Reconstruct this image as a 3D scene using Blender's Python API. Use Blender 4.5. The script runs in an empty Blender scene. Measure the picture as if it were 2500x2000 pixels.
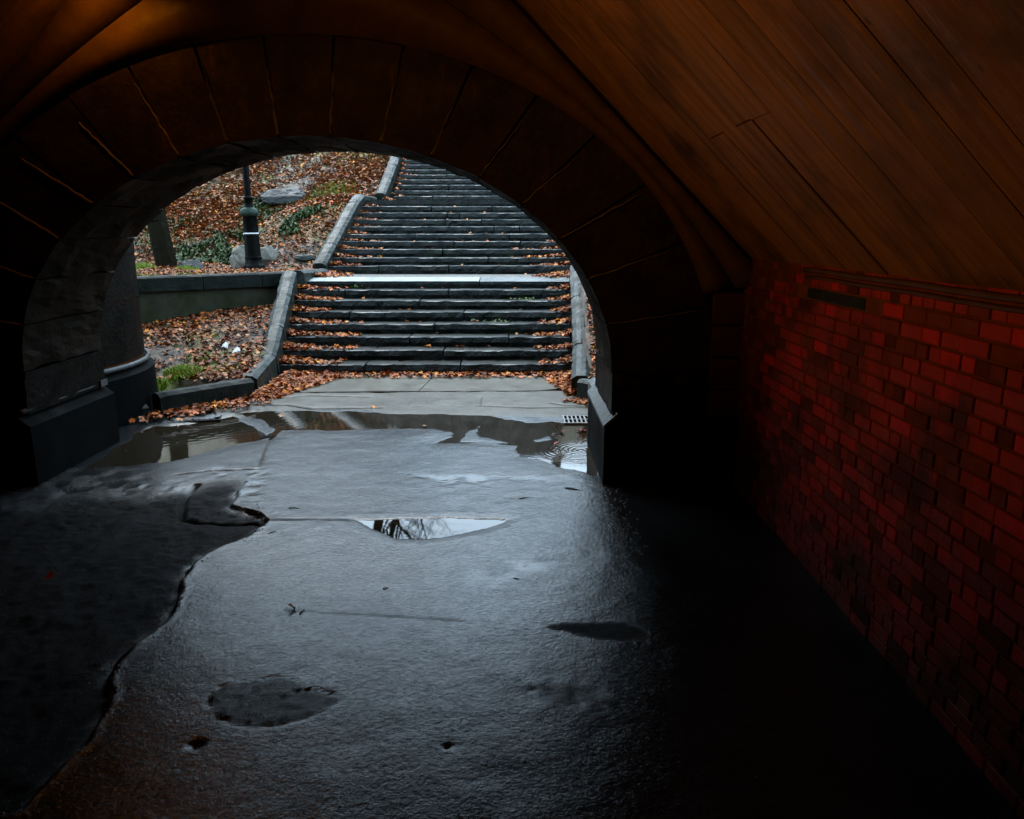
import bpy, bmesh, math, random
import numpy as np
from mathutils import Vector, noise as mn
R = math.radians
random.seed(7); rng = np.random.default_rng(7)
sc = bpy.context.scene
col = sc.collection

# ------------------------------------------------------------------ camera
PITCH = R(13.03); EYE = 2.2; FOC = 1900.0
cd = bpy.data.cameras.new('camera'); cam = bpy.data.objects.new('camera', cd); col.objects.link(cam)
cam.location = (0, 0, EYE); cam.rotation_euler = (R(90) - PITCH, 0, 0)
cd.sensor_width = 36; cd.lens = 36 * FOC / 2500; cd.clip_start = 0.05; cd.clip_end = 2000
sc.camera = cam
# ------------------------------------------------------------------ world: overcast daylight
w = bpy.data.worlds.new('World'); sc.world = w; w.use_nodes = True
nt = w.node_tree; nt.nodes.clear()
sky = nt.nodes.new('ShaderNodeTexSky'); sky.sky_type = 'NISHITA'; sky.sun_disc = False
SUN_EL, SUN_AZ = R(55), R(-25)
sky.sun_elevation = SUN_EL; sky.sun_rotation = SUN_AZ; sky.dust_density = 3.0
hs = nt.nodes.new('ShaderNodeHueSaturation'); hs.inputs['Saturation'].default_value = 0.45
mx = nt.nodes.new('ShaderNodeMix'); mx.data_type = 'RGBA'; mx.inputs[0].default_value = 0.8
mx.inputs[7].default_value = (5.2, 7.3, 9.2, 1)          # the cloud layer
bg = nt.nodes.new('ShaderNodeBackground'); bg.inputs[1].default_value = 0.1
wo = nt.nodes.new('ShaderNodeOutputWorld')
nt.links.new(sky.outputs[0], hs.inputs['Color']); nt.links.new(hs.outputs[0], mx.inputs[6])
nt.links.new(mx.outputs[2], bg.inputs[0]); nt.links.new(bg.outputs[0], wo.inputs[0])
sd = bpy.data.lights.new('sun', 'SUN'); so = bpy.data.objects.new('sun', sd); col.objects.link(so)
sd.energy = 0.5; sd.angle = R(40); sd.color = (1, .97, .92)
so.rotation_euler = (R(90) - SUN_EL, 0, R(180) - SUN_AZ)
sc.view_settings.view_transform = 'Standard'; sc.view_settings.look = 'None'
sc.view_settings.gamma = 1; sc.view_settings.use_curve_mapping = False
sc.view_settings.exposure = 2.75
sc.cycles.use_denoising = True
sc.cycles.max_bounces = 8

# ------------------------------------------------------------------ helpers
def ray(px, py):
    x = (px - 1250) / FOC; y = (1000 - py) / FOC
    return (x, math.cos(PITCH) + y * math.sin(PITCH), -math.sin(PITCH) + y * math.cos(PITCH))
def onz(px, py, z=0.0):                   # photograph pixel -> point on a level surface
    r = ray(px, py); t = (z - EYE) / r[2]; return (r[0] * t, r[1] * t)
def tag(o, label=None, cat=None, group=None, kind=None):
    if label: o['label'] = label
    if cat: o['category'] = cat
    if group: o['group'] = group
    if kind: o['kind'] = kind
    return o
def thing(name, label, cat, loc=(0, 0, 0), group=None):
    o = bpy.data.objects.new(name, None); col.objects.link(o); o.location = loc
    return tag(o, label, cat, group)
def link(name, me, mat, parent=None, smooth=False):
    o = bpy.data.objects.new(name, me); col.objects.link(o)
    if mat and not me.materials: me.materials.append(mat)
    if parent:
        o.parent = parent
    if smooth:
        me.polygons.foreach_set('use_smooth', [True] * len(me.polygons))
    return o
def pmesh(name, v, f, mat, parent=None, smooth=False):
    me = bpy.data.meshes.new(name)
    if parent is not None:
        L = parent_world(parent); v = [(a[0] - L[0], a[1] - L[1], a[2] - L[2]) for a in v]
    me.from_pydata(v, [], f); me.update()
    return link(name, me, mat, parent, smooth)
def parent_world(p):
    L = Vector((0, 0, 0))
    while p is not None:
        L += p.location; p = p.parent
    return L
def fnoise(x, y, s, seed=0.0):
    return mn.noise(Vector((x * s + seed, y * s - seed, seed * 1.7)))
def vnoise(X, Y, s, seed):                # smooth numpy value noise in -1..1
    r = np.random.default_rng(seed); g = r.uniform(-1, 1, (256, 256))
    u = X * s + 1000.0; v = Y * s + 1000.0
    i = np.floor(u).astype(int); j = np.floor(v).astype(int); a = u - i; b = v - j
    a = a * a * (3 - 2 * a); b = b * b * (3 - 2 * b)
    G = lambda p, q: g[p % 256, q % 256]
    return (G(i, j) * (1 - a) + G(i + 1, j) * a) * (1 - b) + (G(i, j + 1) * (1 - a) + G(i + 1, j + 1) * a) * b
def sdf(X, Y, P):                         # signed distance to a polygon (negative inside)
    d = np.full(X.shape, 1e9); ins = np.zeros(X.shape, bool); n = len(P)
    for i in range(n):
        ax, ay = P[i]; bx, by = P[(i + 1) % n]
        ex, ey = bx - ax, by - ay; wx, wy = X - ax, Y - ay
        t = np.clip((wx * ex + wy * ey) / (ex * ex + ey * ey + 1e-12), 0, 1)
        d = np.minimum(d, np.hypot(wx - ex * t, wy - ey * t))
        if abs(ey) > 1e-9:
            ins ^= ((ay > Y) != (by > Y)) & (X < ex * (Y - ay) / ey + ax)
    return np.where(ins, -d, d)
def dline(X, Y, P):
    d = np.full(X.shape, 1e9)
    for (ax, ay), (bx, by) in zip(P[:-1], P[1:]):
        ex, ey = bx - ax, by - ay; wx, wy = X - ax, Y - ay
        t = np.clip((wx * ex + wy * ey) / (ex * ex + ey * ey + 1e-12), 0, 1)
        d = np.minimum(d, np.hypot(wx - ex * t, wy - ey * t))
    return d
def sstep(a, b, x):
    t = np.clip((x - a) / (b - a), 0, 1); return t * t * (3 - 2 * t)
def grid_mesh(name, xs, ys, Zf, mat, mask=None, attrs=None):
    X, Y = np.meshgrid(xs, ys); Z = Zf(X, Y); ny, nx = X.shape
    co = np.stack([X, Y, Z], -1).reshape(-1, 3)
    idx = np.arange(nx * ny).reshape(ny, nx)
    q = np.stack([idx[:-1, :-1], idx[:-1, 1:], idx[1:, 1:], idx[1:, :-1]], -1).reshape(-1, 4)
    if mask is not None:
        mk = mask(X, Y).reshape(-1); q = q[mk[q].any(1)]
    me = bpy.data.meshes.new(name)
    me.vertices.add(len(co)); me.vertices.foreach_set('co', co.astype(np.float32).ravel())
    me.loops.add(q.size); me.loops.foreach_set('vertex_index', q.ravel().astype(np.int32))
    me.polygons.add(len(q)); me.polygons.foreach_set('loop_start', np.arange(0, q.size, 4, dtype=np.int32))
    me.update(calc_edges=True)
    if attrs:
        for k, A in attrs(X, Y).items():
            at = me.attributes.new(k, 'FLOAT', 'POINT'); at.data.foreach_set('value', A.ravel().astype(np.float32))
    return link(name, me, mat, smooth=True)

# ---- materials
KA = .6                                    # wet surfaces: everything is a good deal darker than when dry
def mat(name, cols, rough=(.4, .7), nscale=6, bump=.3, bscale=40, spec=.5, detail=6, extra=None, coord='Object', stretch=(1, 1, 1), bdist=.01, metal=0, ior=1.45):
    m = bpy.data.materials.new(name); m.use_nodes = True; t = m.node_tree; N = t.nodes; L = t.links
    b = N['Principled BSDF']; b.inputs['Specular IOR Level'].default_value = spec; b.inputs['Metallic'].default_value = metal
    b.inputs['IOR'].default_value = ior
    tc = N.new('ShaderNodeTexCoord'); mp = N.new('ShaderNodeMapping'); mp.inputs['Scale'].default_value = stretch
    if coord == 'Position':
        g = N.new('ShaderNodeNewGeometry'); L.new(g.outputs['Position'], mp.inputs[0])
    else:
        L.new(tc.outputs[coord], mp.inputs[0])
    n1 = N.new('ShaderNodeTexNoise'); n1.inputs['Scale'].default_value = nscale; n1.inputs['Detail'].default_value = detail; n1.inputs['Roughness'].default_value = .65
    L.new(mp.outputs[0], n1.inputs[0])
    cr = N.new('ShaderNodeValToRGB'); e = cr.color_ramp.elements
    k = len(cols)
    e[0].position = .3; e[1].position = .72
    cols = [tuple(KA * c for c in q) for q in cols]; spec = spec * KA; b.inputs['Specular IOR Level'].default_value = spec
    e[0].color = (*cols[0], 1); e[1].color = (*cols[-1], 1)
    for i in range(1, k - 1):
        q = e.new(.3 + .42 * i / (k - 1)); q.color = (*cols[i], 1)
    L.new(n1.outputs[0], cr.inputs[0]); L.new(cr.outputs[0], b.inputs['Base Color'])
    n2 = N.new('ShaderNodeTexNoise'); n2.inputs['Scale'].default_value = nscale * .6; n2.inputs['Detail'].default_value = 4
    L.new(mp.outputs[0], n2.inputs[0])
    mr = N.new('ShaderNodeMapRange'); mr.inputs[1].default_value = .35; mr.inputs[2].default_value = .65
    mr.inputs[3].default_value = rough[0]; mr.inputs[4].default_value = rough[1]
    L.new(n2.outputs[0], mr.inputs[0]); L.new(mr.outputs[0], b.inputs['Roughness'])
    if extra:
        for (es, ec, lo, hi, est) in extra:
            m2 = N.new('ShaderNodeMapping'); m2.inputs['Scale'].default_value = est; m2.inputs['Location'].default_value = (3.3, 1.7, 5.1)
            g2 = N.new('ShaderNodeNewGeometry'); L.new(g2.outputs['Position'], m2.inputs[0])
            ne = N.new('ShaderNodeTexNoise'); ne.inputs['Scale'].default_value = es; ne.inputs['Detail'].default_value = 8; ne.inputs['Roughness'].default_value = .65
            L.new(m2.outputs[0], ne.inputs[0]); me_ = N.new('ShaderNodeMapRange'); me_.inputs[1].default_value = lo; me_.inputs[2].default_value = hi
            L.new(ne.outputs[0], me_.inputs[0]); mxe = N.new('ShaderNodeMix'); mxe.data_type = 'RGBA'
            src = b.inputs['Base Color'].links[0].from_socket
            L.new(me_.outputs[0], mxe.inputs[0]); L.new(src, mxe.inputs[6]); mxe.inputs[7].default_value = (*[KA * c for c in ec], 1); L.new(mxe.outputs[2], b.inputs['Base Color'])
    if bump:
        n3 = N.new('ShaderNodeTexNoise'); n3.inputs['Scale'].default_value = bscale; n3.inputs['Detail'].default_value = 8; n3.inputs['Roughness'].default_value = .6
        L.new(mp.outputs[0], n3.inputs[0])
        bp = N.new('ShaderNodeBump'); bp.inputs['Strength'].default_value = bump; bp.inputs['Distance'].default_value = bdist
        L.new(n3.outputs[0], bp.inputs['Height']); L.new(bp.outputs[0], b.inputs['Normal'])
    m['_'] = 0
    return m
M = {}
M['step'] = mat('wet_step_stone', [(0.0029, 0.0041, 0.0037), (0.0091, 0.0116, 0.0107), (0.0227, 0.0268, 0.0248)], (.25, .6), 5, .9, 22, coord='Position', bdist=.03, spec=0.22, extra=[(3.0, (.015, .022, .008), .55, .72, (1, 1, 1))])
M['edge'] = mat('wet_slab_sky_sheen', [(0.13, 0.15, 0.155), (0.36, 0.4, 0.41)], (.38,.5), 4, .25, 30, coord='Position', spec=0.8)  # sky reflection on the wet landing edge, put into a pale base colour
M['nosing'] = mat('wet_nosing_sky_glint', [(0.0675, 0.075, 0.075), (0.1275, 0.1425, 0.1425), (0.18, 0.195, 0.195)], (.22, .4), 3, .5, 40, coord='Position', spec=0.5)  # pale colour paints the sky's glint along the wet, worn step edges
M['coping'] = mat('grey_coping_stone', [(0.009, 0.014, 0.0115), (0.02, 0.0275, 0.0235), (0.034, 0.042, 0.037)], (.22, .5), 7, .8, 28, coord='Position', bdist=.015, spec=0.22, extra=[(60, (.008, .010, .010), .62, .68, (1, 1, 1))])
M['granite'] = mat('blue_grey_granite', [(.06, .075, .08), (.14, .17, .175)], (.3, .5), 12, .6, 50, coord='Position', spec=.4)
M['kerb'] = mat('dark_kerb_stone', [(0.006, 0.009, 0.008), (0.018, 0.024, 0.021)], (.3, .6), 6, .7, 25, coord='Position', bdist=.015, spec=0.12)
M['retain'] = mat('mossy_wall_render', [(.018, .022, .014), (.04, .045, .028), (.055, .055, .04)], (.45, .75), 3.5, .5, 18, coord='Position', stretch=(1, 1, .6), spec=0.15, extra=[(2.5, (.02, .03, .008), .50, .70, (1, 1, 1)), (1.5, (.06, .055, .045), .58, .72, (2, 2, .4))])
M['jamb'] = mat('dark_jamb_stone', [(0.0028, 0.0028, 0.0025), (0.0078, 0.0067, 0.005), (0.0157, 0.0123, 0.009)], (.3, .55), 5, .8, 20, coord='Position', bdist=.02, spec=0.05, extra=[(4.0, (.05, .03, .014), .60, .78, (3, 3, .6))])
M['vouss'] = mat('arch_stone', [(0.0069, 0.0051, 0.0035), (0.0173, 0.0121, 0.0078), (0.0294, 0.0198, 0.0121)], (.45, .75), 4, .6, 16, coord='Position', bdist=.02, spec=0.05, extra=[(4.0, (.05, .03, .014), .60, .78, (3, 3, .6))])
M['plinth'] = mat('black_wet_plinth', [(0.001, 0.0015, 0.0015), (0.0029, 0.0036, 0.0036)], (.55, .75), 5, .5, 25, coord='Position', spec=0.05)
M['mould'] = mat('pale_moulding', [(0.066, 0.069, 0.069), (0.102, 0.105, 0.105)], (.2, .4), 8, .3, 40, coord='Position', spec=0.3)
M['mortar'] = mat('mortar', [(0.07, 0.0532, 0.0336), (0.1176, 0.0924, 0.0616)], (.7, .9), 12, .6, 40, coord='Position')
M['oldmortar'] = mat('grimy_mortar', [(0.06, 0.022, 0.009), (0.13, 0.045, 0.016)], (.7, .9), 9, .8, 45, coord='Position', spec=0.05)
M['plank'] = mat('ceiling_plank', [(0.1, 0.052, 0.012), (0.15, 0.08, 0.019), (0.19, 0.103, 0.026)], (.45, .65), 2.2, .35, 9, coord='Position', stretch=(.6, 9, .6), bdist=.006, spec=0.2, extra=[(1.3, (.030, .017, .004), .46, .68, (1, 1, 1)), (7, (.22, .13, .035), .60, .75, (.5, 3, .5)), (9, (.012, .008, .003), .66, .72, (1, 2, 1))])
M['plank2'] = mat('ceiling_plank_worn', [(0.065, 0.038, 0.009), (0.12, 0.068, 0.016), (0.17, 0.094, 0.024)], (.45, .65), 2.0, .5, 9, coord='Position', stretch=(.6, 9, .6), bdist=.008, spec=0.2, extra=[(1.3, (.030, .017, .004), .46, .68, (1, 1, 1)), (7, (.22, .13, .035), .60, .75, (.5, 3, .5)), (9, (.012, .008, .003), .66, .72, (1, 2, 1))])
M['fascia'] = mat('fascia_plaster', [(0.0392, 0.0213, 0.0073), (0.0728, 0.0392, 0.0146)], (.45, .7), 5, .4, 14, coord='Position', spec=0.25)
M['brick_red'] = mat('brick_red', [(0.169, 0.0182, 0.0104), (0.26, 0.0286, 0.013)], (.35, .6), 9, .7, 35, coord='Position', spec=0.1, extra=[(3.0, (.20, .075, .022), .60, .76, (3, 3, .7)), (1.6, (.03, .012, .006), .50, .70, (1, 1, 1))])
M['brick_bright'] = mat('brick_bright', [(0.26, 0.0156, 0.0091), (0.364, 0.0234, 0.0117)], (.35, .55), 9, .7, 35, coord='Position', spec=0.1, extra=[(3.0, (.20, .075, .022), .60, .76, (3, 3, .7)), (1.6, (.03, .012, .006), .50, .70, (1, 1, 1))])
M['brick_brown'] = mat('brick_brown', [(0.09, 0.0216, 0.0108), (0.144, 0.0288, 0.0132)], (.4, .7), 9, .8, 35, coord='Position', spec=0.1, extra=[(3.0, (.20, .075, .022), .60, .76, (3, 3, .7)), (1.6, (.03, .012, .006), .50, .70, (1, 1, 1))])
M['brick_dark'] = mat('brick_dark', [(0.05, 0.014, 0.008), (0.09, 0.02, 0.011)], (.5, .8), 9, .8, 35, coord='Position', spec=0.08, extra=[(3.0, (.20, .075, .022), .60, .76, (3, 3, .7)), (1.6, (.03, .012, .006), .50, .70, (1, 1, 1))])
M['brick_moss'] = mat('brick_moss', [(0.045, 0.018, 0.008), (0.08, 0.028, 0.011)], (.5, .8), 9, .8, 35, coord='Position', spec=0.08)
M['iron'] = mat('black_cast_iron', [(0.0016, 0.002, 0.002), (0.004, 0.0048, 0.0048)], (.3, .5), 12, .3, 50, spec=0.08)
M['irongreen'] = mat('verdigris_iron', [(0.012, 0.027, 0.021), (0.036, 0.06, 0.048)], (.35, .6), 14, .4, 50, spec=0.15)
M['band'] = mat('white_band', [(.6, .62, .62), (.75, .75, .75)], (.4, .5), 9, 0)
M['grate'] = mat('worn_grate_iron', [(.15, .16, .16), (.33, .34, .34)], (.3, .5), 20, .4, 70)
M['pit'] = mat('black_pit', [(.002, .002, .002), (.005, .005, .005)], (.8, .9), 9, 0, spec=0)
M['boulder'] = mat('pale_boulder', [(0.09, 0.085, 0.07), (0.17, 0.16, 0.135), (0.23, 0.215, 0.185)], (.5, .8), 5, .8, 14, coord='Position', bdist=.03, spec=0.3)
M['outcrop'] = mat('grey_bedrock', [(0.0208, 0.0226, 0.0238), (0.0506, 0.0536, 0.0536)], (.35, .6), 3, .9, 9, coord='Position', bdist=.04, spec=0.25)
M['bark'] = mat('dark_bark', [(0.0056, 0.0049, 0.0021), (0.0154, 0.014, 0.0056)], (.7, .95), 8, .9, 18, coord='Position', bdist=.03, spec=0.1)
M['paper'] = mat('white_litter', [(0.525, 0.525, 0.525), (0.6, 0.6, 0.6)], (.5, .6), 9, 0)
M['conc'] = mat('wet_concrete', [(0.062, 0.052, 0.034), (0.1, 0.09, 0.068), (0.145, 0.13, 0.105)], (.3, .55), 2.5, .35, 60, coord='Position', stretch=(1, 1, 1), bdist=.006, extra=[(2.0, (.055, .042, .024), .50, .68, (1, 1, 1)), (30, (.25, .25, .23), .70, .74, (1, 1, 1))], spec=0.2)
M['landing'] = mat('landing_gravelly_concrete', [(.07, .065, .055), (.17, .16, .145)], (.45, .7), 12, .6, 50, coord='Position')
M['twig'] = mat('wet_twig', [(.01, .008, .006), (.03, .022, .015)], (.4, .6), 20, .3, 60)
M['pebble'] = mat('pale_pebble', [(0.125, 0.13, 0.13), (0.225, 0.23, 0.23)], (.25, .4), 20, .3, 60)

def leaf_mat():
    m = bpy.data.materials.new('fallen_leaf'); m.use_nodes = True; N = m.node_tree.nodes; L = m.node_tree.links
    b = N['Principled BSDF']; a = N.new('ShaderNodeAttribute'); a.attribute_name = 'tint'
    L.new(a.outputs['Color'], b.inputs['Base Color']); b.inputs['Roughness'].default_value = .45; b.inputs['Specular IOR Level'].default_value = .15
    return m
M['leaf'] = leaf_mat()
def soil_mat():
    m = mat('leaf_strewn_soil', [(.035, .023, .014), (.07, .048, .032), (.12, .088, .062)], (.4, .8), 9, 1.0, 30, coord='Position', bdist=.03)
    N = m.node_tree.nodes; L = m.node_tree.links; b = N['Principled BSDF']
    a = N.new('ShaderNodeAttribute'); a.attribute_name = 'green'
    src = b.inputs['Base Color'].links[0].from_socket
    mx = N.new('ShaderNodeMix'); mx.data_type = 'RGBA'; L.new(a.outputs['Fac'], mx.inputs[0]); L.new(src, mx.inputs[6])
    mx.inputs[7].default_value = (.075, .085, .014, 1); L.new(mx.outputs[2], b.inputs['Base Color'])
    return m
M['soil'] = soil_mat()
M['turf'] = M['soil']

def floor_mat():
    m = bpy.data.materials.new('wet_asphalt'); m.use_nodes = True; N = m.node_tree.nodes; L = m.node_tree.links
    b = N['Principled BSDF']; b.inputs['Specular IOR Level'].default_value = .5; b.inputs['IOR'].default_value = 1.38
    g = N.new('ShaderNodeNewGeometry')
    def noise(s, d=6, r=.6):
        n = N.new('ShaderNodeTexNoise'); n.inputs['Scale'].default_value = s; n.inputs['Detail'].default_value = d; n.inputs['Roughness'].default_value = r
        L.new(g.outputs['Position'], n.inputs[0]); return n.outputs[0]
    def mapr(x, a, c, d, e):
        q = N.new('ShaderNodeMapRange'); q.inputs[1].default_value = a; q.inputs[2].default_value = c; q.inputs[3].default_value = d; q.inputs[4].default_value = e
        L.new(x, q.inputs[0]); return q.outputs[0]
    def att(n):
        a = N.new('ShaderNodeAttribute'); a.attribute_name = n; return a.outputs['Fac']
    def mixf(f, a, c):
        q = N.new('ShaderNodeMix'); q.data_type = 'FLOAT'
        for s, x in ((0, f), (2, a), (3, c)):
            if isinstance(x, (int, float)): q.inputs[s].default_value = x
            else: L.new(x, q.inputs[s])
        return q.outputs[0]
    def mixc(f, a, c):
        q = N.new('ShaderNodeMix'); q.data_type = 'RGBA'
        for s, x in ((0, f), (6, a), (7, c)):
            if isinstance(x, tuple): q.inputs[s].default_value = (*x, 1)
            else: L.new(x, q.inputs[s])
        return q.outputs[2]
    def mul(a, c, op='MULTIPLY'):
        q = N.new('ShaderNodeMath'); q.operation = op
        for s, x in ((0, a), (1, c)):
            if isinstance(x, (int, float)): q.inputs[s].default_value = x
            else: L.new(x, q.inputs[s])
        return q.outputs[0]
    rough = att('rough'); con = att('conc'); gloss = att('gloss')
    c = mixc(mapr(noise(3), .35, .65, 0, 1), (.004, .0055, .006), (.010, .0125, .014))
    c = mixc(rough, c, (.0025, .0022, .002))
    cc = mixc(mapr(noise(2.2), .35, .65, 0, 1), (.045, .038, .025), (.088, .08, .062))
    c = mixc(con, c, cc)
    sp = mapr(noise(220, 2), .66, .72, 0, 1)
    c = mixc(mul(sp, .4), c, (.12, .125, .125))
    L.new(c, b.inputs['Base Color'])
    r = mapr(noise(1.3, 5), .3, .7, .11, .19)
    r = mixf(rough, r, .55); r = mixf(con, r, .42); r = mixf(gloss, r, .10)
    gr = mul(mapr(noise(42, 3), .36, .64, .55, 1.25), mapr(noise(5, 5), .35, .65, .85, 1.12))
    L.new(mul(gr, mixf(con, mixf(rough, .48, .08), .15)), b.inputs['Specular IOR Level'])
    L.new(r, b.inputs['Roughness'])
    h = mul(mul(mul(noise(110, 4), .0016), mul(noise(38, 5), .0028), 'ADD'), mul(noise(7, 4), .004), 'ADD')
    h2 = mul(noise(34, 8, .75), .028)
    h = mixf(rough, h, h2); h = mixf(gloss, h, mul(h, .15))
    bp = N.new('ShaderNodeBump'); bp.inputs['Strength'].default_value = 1; bp.inputs['Distance'].default_value = 1.0
    L.new(h, bp.inputs['Height']); L.new(bp.outputs[0], b.inputs['Normal'])
    return m
M['floor'] = floor_mat()

def water_mat(rings):
    m = bpy.data.materials.new('puddle_water'); m.use_nodes = True; N = m.node_tree.nodes; L = m.node_tree.links
    b = N['Principled BSDF']; b.inputs['Base Color'].default_value = (.011, .0085, .005, 1)
    b.inputs['Roughness'].default_value = .015; b.inputs['IOR'].default_value = 1.38
    g = N.new('ShaderNodeNewGeometry'); tot = None
    def math_(op, a, c=0.0):
        q = N.new('ShaderNodeMath'); q.operation = op
        for s, x in ((0, a), (1, c)):
            if isinstance(x, (int, float)): q.inputs[s].default_value = x
            else: L.new(x, q.inputs[s])
        return q.outputs[0]
    wn = N.new('ShaderNodeTexNoise'); wn.inputs['Scale'].default_value = 5; L.new(g.outputs['Position'], wn.inputs[0]); wob = math_('MULTIPLY', wn.outputs[0], .09)
    for (x, y, wl, rad, amp) in rings:
        d = N.new('ShaderNodeVectorMath'); d.operation = 'DISTANCE'; d.inputs[1].default_value = (x, y, -.004)
        L.new(g.outputs['Position'], d.inputs[0]); D = math_('ADD', d.outputs['Value'], wob)
        s = math_('SINE', math_('MULTIPLY', D, 6.283 / wl))
        f = N.new('ShaderNodeMapRange'); f.inputs[1].default_value = 0; f.inputs[2].default_value = rad; f.inputs[3].default_value = amp; f.inputs[4].default_value = 0
        L.new(D, f.inputs[0]); v = math_('MULTIPLY', s, f.outputs[0])
        tot = v if tot is None else math_('ADD', tot, v)
    n4 = N.new('ShaderNodeTexNoise'); n4.inputs['Scale'].default_value = 26; n4.inputs['Detail'].default_value = 3; L.new(g.outputs['Position'], n4.inputs[0])
    tiny = math_('MULTIPLY', n4.outputs[0], .00022 if rings else .00006); tot = tiny if tot is None else math_('ADD', tot, tiny)
    bp = N.new('ShaderNodeBump'); bp.inputs['Distance'].default_value = 1.0
    L.new(tot, bp.inputs['Height']); L.new(bp.outputs[0], b.inputs['Normal'])
    return m

# ================================================================== STRUCTURE
CX = -1.68                       # centre line of the tunnel
YP, YB = 6.63, 7.93              # inner and outer face of the portal
ZS = .995                        # springing
AI, BI, AO, BO = 2.54, 1.94, 3.42, 2.72
WX = 1.95; LX = -5.31            # side walls
def XL(y): return -3.30 - (y - 10.2) * .155
def XR(y): return .80 + (y - 10.2) * .06
def yw(x): return 14.55 + (x + 4.15) * .85     # line of the retaining wall
S1, S2, S3 = (11.9, .42, .16, 8, 0.0), (16.6, .38, .162, 10, 1.29), (21.6, .35, .16, 22, 2.91)
def stairz(y):
    y = np.asarray(y, float)
    z = np.where(y < 11.9, 0, np.clip((y - 11.9) / .42 * .16, 0, 1.28))
    z = z + np.clip((y - 16.6) / .38 * .162, 0, 1.62) + np.clip((y - 21.6) / .35 * .16, 0, 3.5)
    return z
def T(x, y):
    x = np.asarray(x, float); y = np.asarray(y, float)
    n = vnoise(x, y, .7, 3) * .07 + vnoise(x, y, 2.3, 4) * .03
    yc = yw(x) + .15
    lo = .06 + np.clip((y - 9.3) * .165, -.04, 2) + n * .6
    y0 = 17.0 + np.clip((-4.6 - x) * .8, 0, 1.6)
    hill = np.where(y < 36, np.clip(y - y0, 0, 99) * (.40 + np.clip(-x - 5, 0, 8) * .02), (36 - y0) * (.40 + np.clip(-x - 5, 0, 8) * .02) + (y - 36) * .12)
    hill = np.clip(hill, 0, 16)
    hi = 1.36 + hill + n * 1.2 * np.clip((y - yw(x)) * .5, .15, 1)
    left = np.where(y < yc, lo, hi)
    near = np.clip((y - 16.2) / 1.5, 0, 1) * np.clip((x + 6.3) / 2, 0, 1)
    left = left * (1 - near) + near * (stairz(y) + .12 + n * .5)
    right = .20 + np.clip(y - 10.2, 0, 26) * .33 + np.clip(y - 36, 0, 80) * .1 + n + np.clip(x - 2, 0, 10) * .1
    mid = stairz(y - .25) - .45
    far = np.clip(y - 29, 0, 1)
    mid = mid * (1 - far) + far * (hi - .3)
    xb = np.where(y < 16, XL(np.minimum(y, 14.9)) - .18, np.where(y < 20.2, -3.98, -3.58))
    z = np.where(x < xb, left, np.where(x > XR(np.minimum(y, 20)) + .2, right, mid))
    z = np.where((x > -4.55) & (x < 1.1) & (y < 10.3), -.3, z)
    z = np.where((x <= -4.55) & (x > -5.5) & (y < 9.3), .0, z)
    inside = (x > -5.8) & (x < 2.3)
    z = np.where((y < 7.5), np.where(inside, -.3, 5.0), z)
    return z
def axis(a, b, fine, lo, hi, k=1.25):
    c = list(np.arange(a, b + 1e-6, fine)); s = fine
    v = b
    while v < hi: s *= k; v += s; c.append(v)
    s = fine; v = a
    while v > lo: s *= k; v -= s; c.insert(0, v)
    return np.array(c)
def greens(X, Y):
    g = sstep(.15, .6, vnoise(X, Y, .8, 21) + .5 * vnoise(X, Y, 2.5, 22)) * .7
    for (px, py, r, z) in GREEN: 
        gx, gy = px, py
        g = np.maximum(g, sstep(r, r * .3, np.hypot(X - gx, (Y - gy) * .8)))
    return {'green': np.clip(g, 0, 1)}
GREEN = [(-4.75, 10.2, .45, 0), (-4.3, 10.9, .35, 0), (-3.9, 11.0, .3, 0), (-6.3, 13.5, .6, 0), (-7.3, 15.4, .8, 0), (-5.0, 21.5, 1.2, 0), (-4.6, 15.9, .6, 0), (-4.2, 26, 1.5, 0)]
hillside = grid_mesh('hillside', axis(-12, 4, .1, -320, 320), axis(7.4, 30, .1, -300, 420), T, M['soil'], attrs=greens)
tag(hillside, 'leaf-covered park hillside rising behind the bridge', kind='structure')

# ---- tunnel floor: heightfield with puddle basins, cracks, overlay edge
def smooth(P, n=2):
    for _ in range(n):
        Q = []
        for a, b in zip(P, P[1:] + P[:1]):
            Q += [(a[0] * .75 + b[0] * .25, a[1] * .75 + b[1] * .25), (a[0] * .25 + b[0] * .75, a[1] * .25 + b[1] * .75)]
        P = Q
    return P
def PZ(L): return [onz(*p) for p in L]
pud_main = PZ([(200,1146),(283,1138),(409,1130),(576,1082),(663,1067),(680,1049),(800,1050),(1064,1046),(1100,1054),(1104,1066),(1070,1082),(1125,1081),(1186,1081),(1267,1087),(1259,1115),(1348,1131),(1409,1152),(1462,1170),(1466,1038),(1381,1036),(1348,1028),(1287,1030),(1165,1014),(962,1010),(800,1003),(617,1004),(576,1006),(534,1021),(417,1038),(367,1038),(300,1084)])
isl = [PZ([(584,1014),(640,1026),(672,1052),(650,1062),(620,1042),(588,1028)]),
       PZ([(1125,1079),(1137,1058),(1169,1042),(1161,1056),(1174,1066),(1247,1083)]),
       PZ([(1303,1075),(1336,1064),(1352,1073),(1312,1079)])]
pud_tree = PZ([(861,1270),(1100,1265),(1247,1270),(1226,1280),(1165,1296),(1092,1311),(1027,1318),(962,1314),(914,1294)])
edge = [(705,1010),(690,1035),(680,1050),(655,1079),(617,1150),(567,1234),(634,1251),(657,1271),(642,1288),(609,1311),(546,1334),(500,1355),(467,1384),(446,1422),(440,1463),(425,1497),(400,1522),(346,1568),(297,1617),(278,1645),(276,1724),(199,1826),(116,1909),(46,1988)]
EDGE = PZ(edge)
rough_poly = EDGE + [(-7.5, EDGE[-1][1] - 1), (-7.5, EDGE[0][1]), ]
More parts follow.
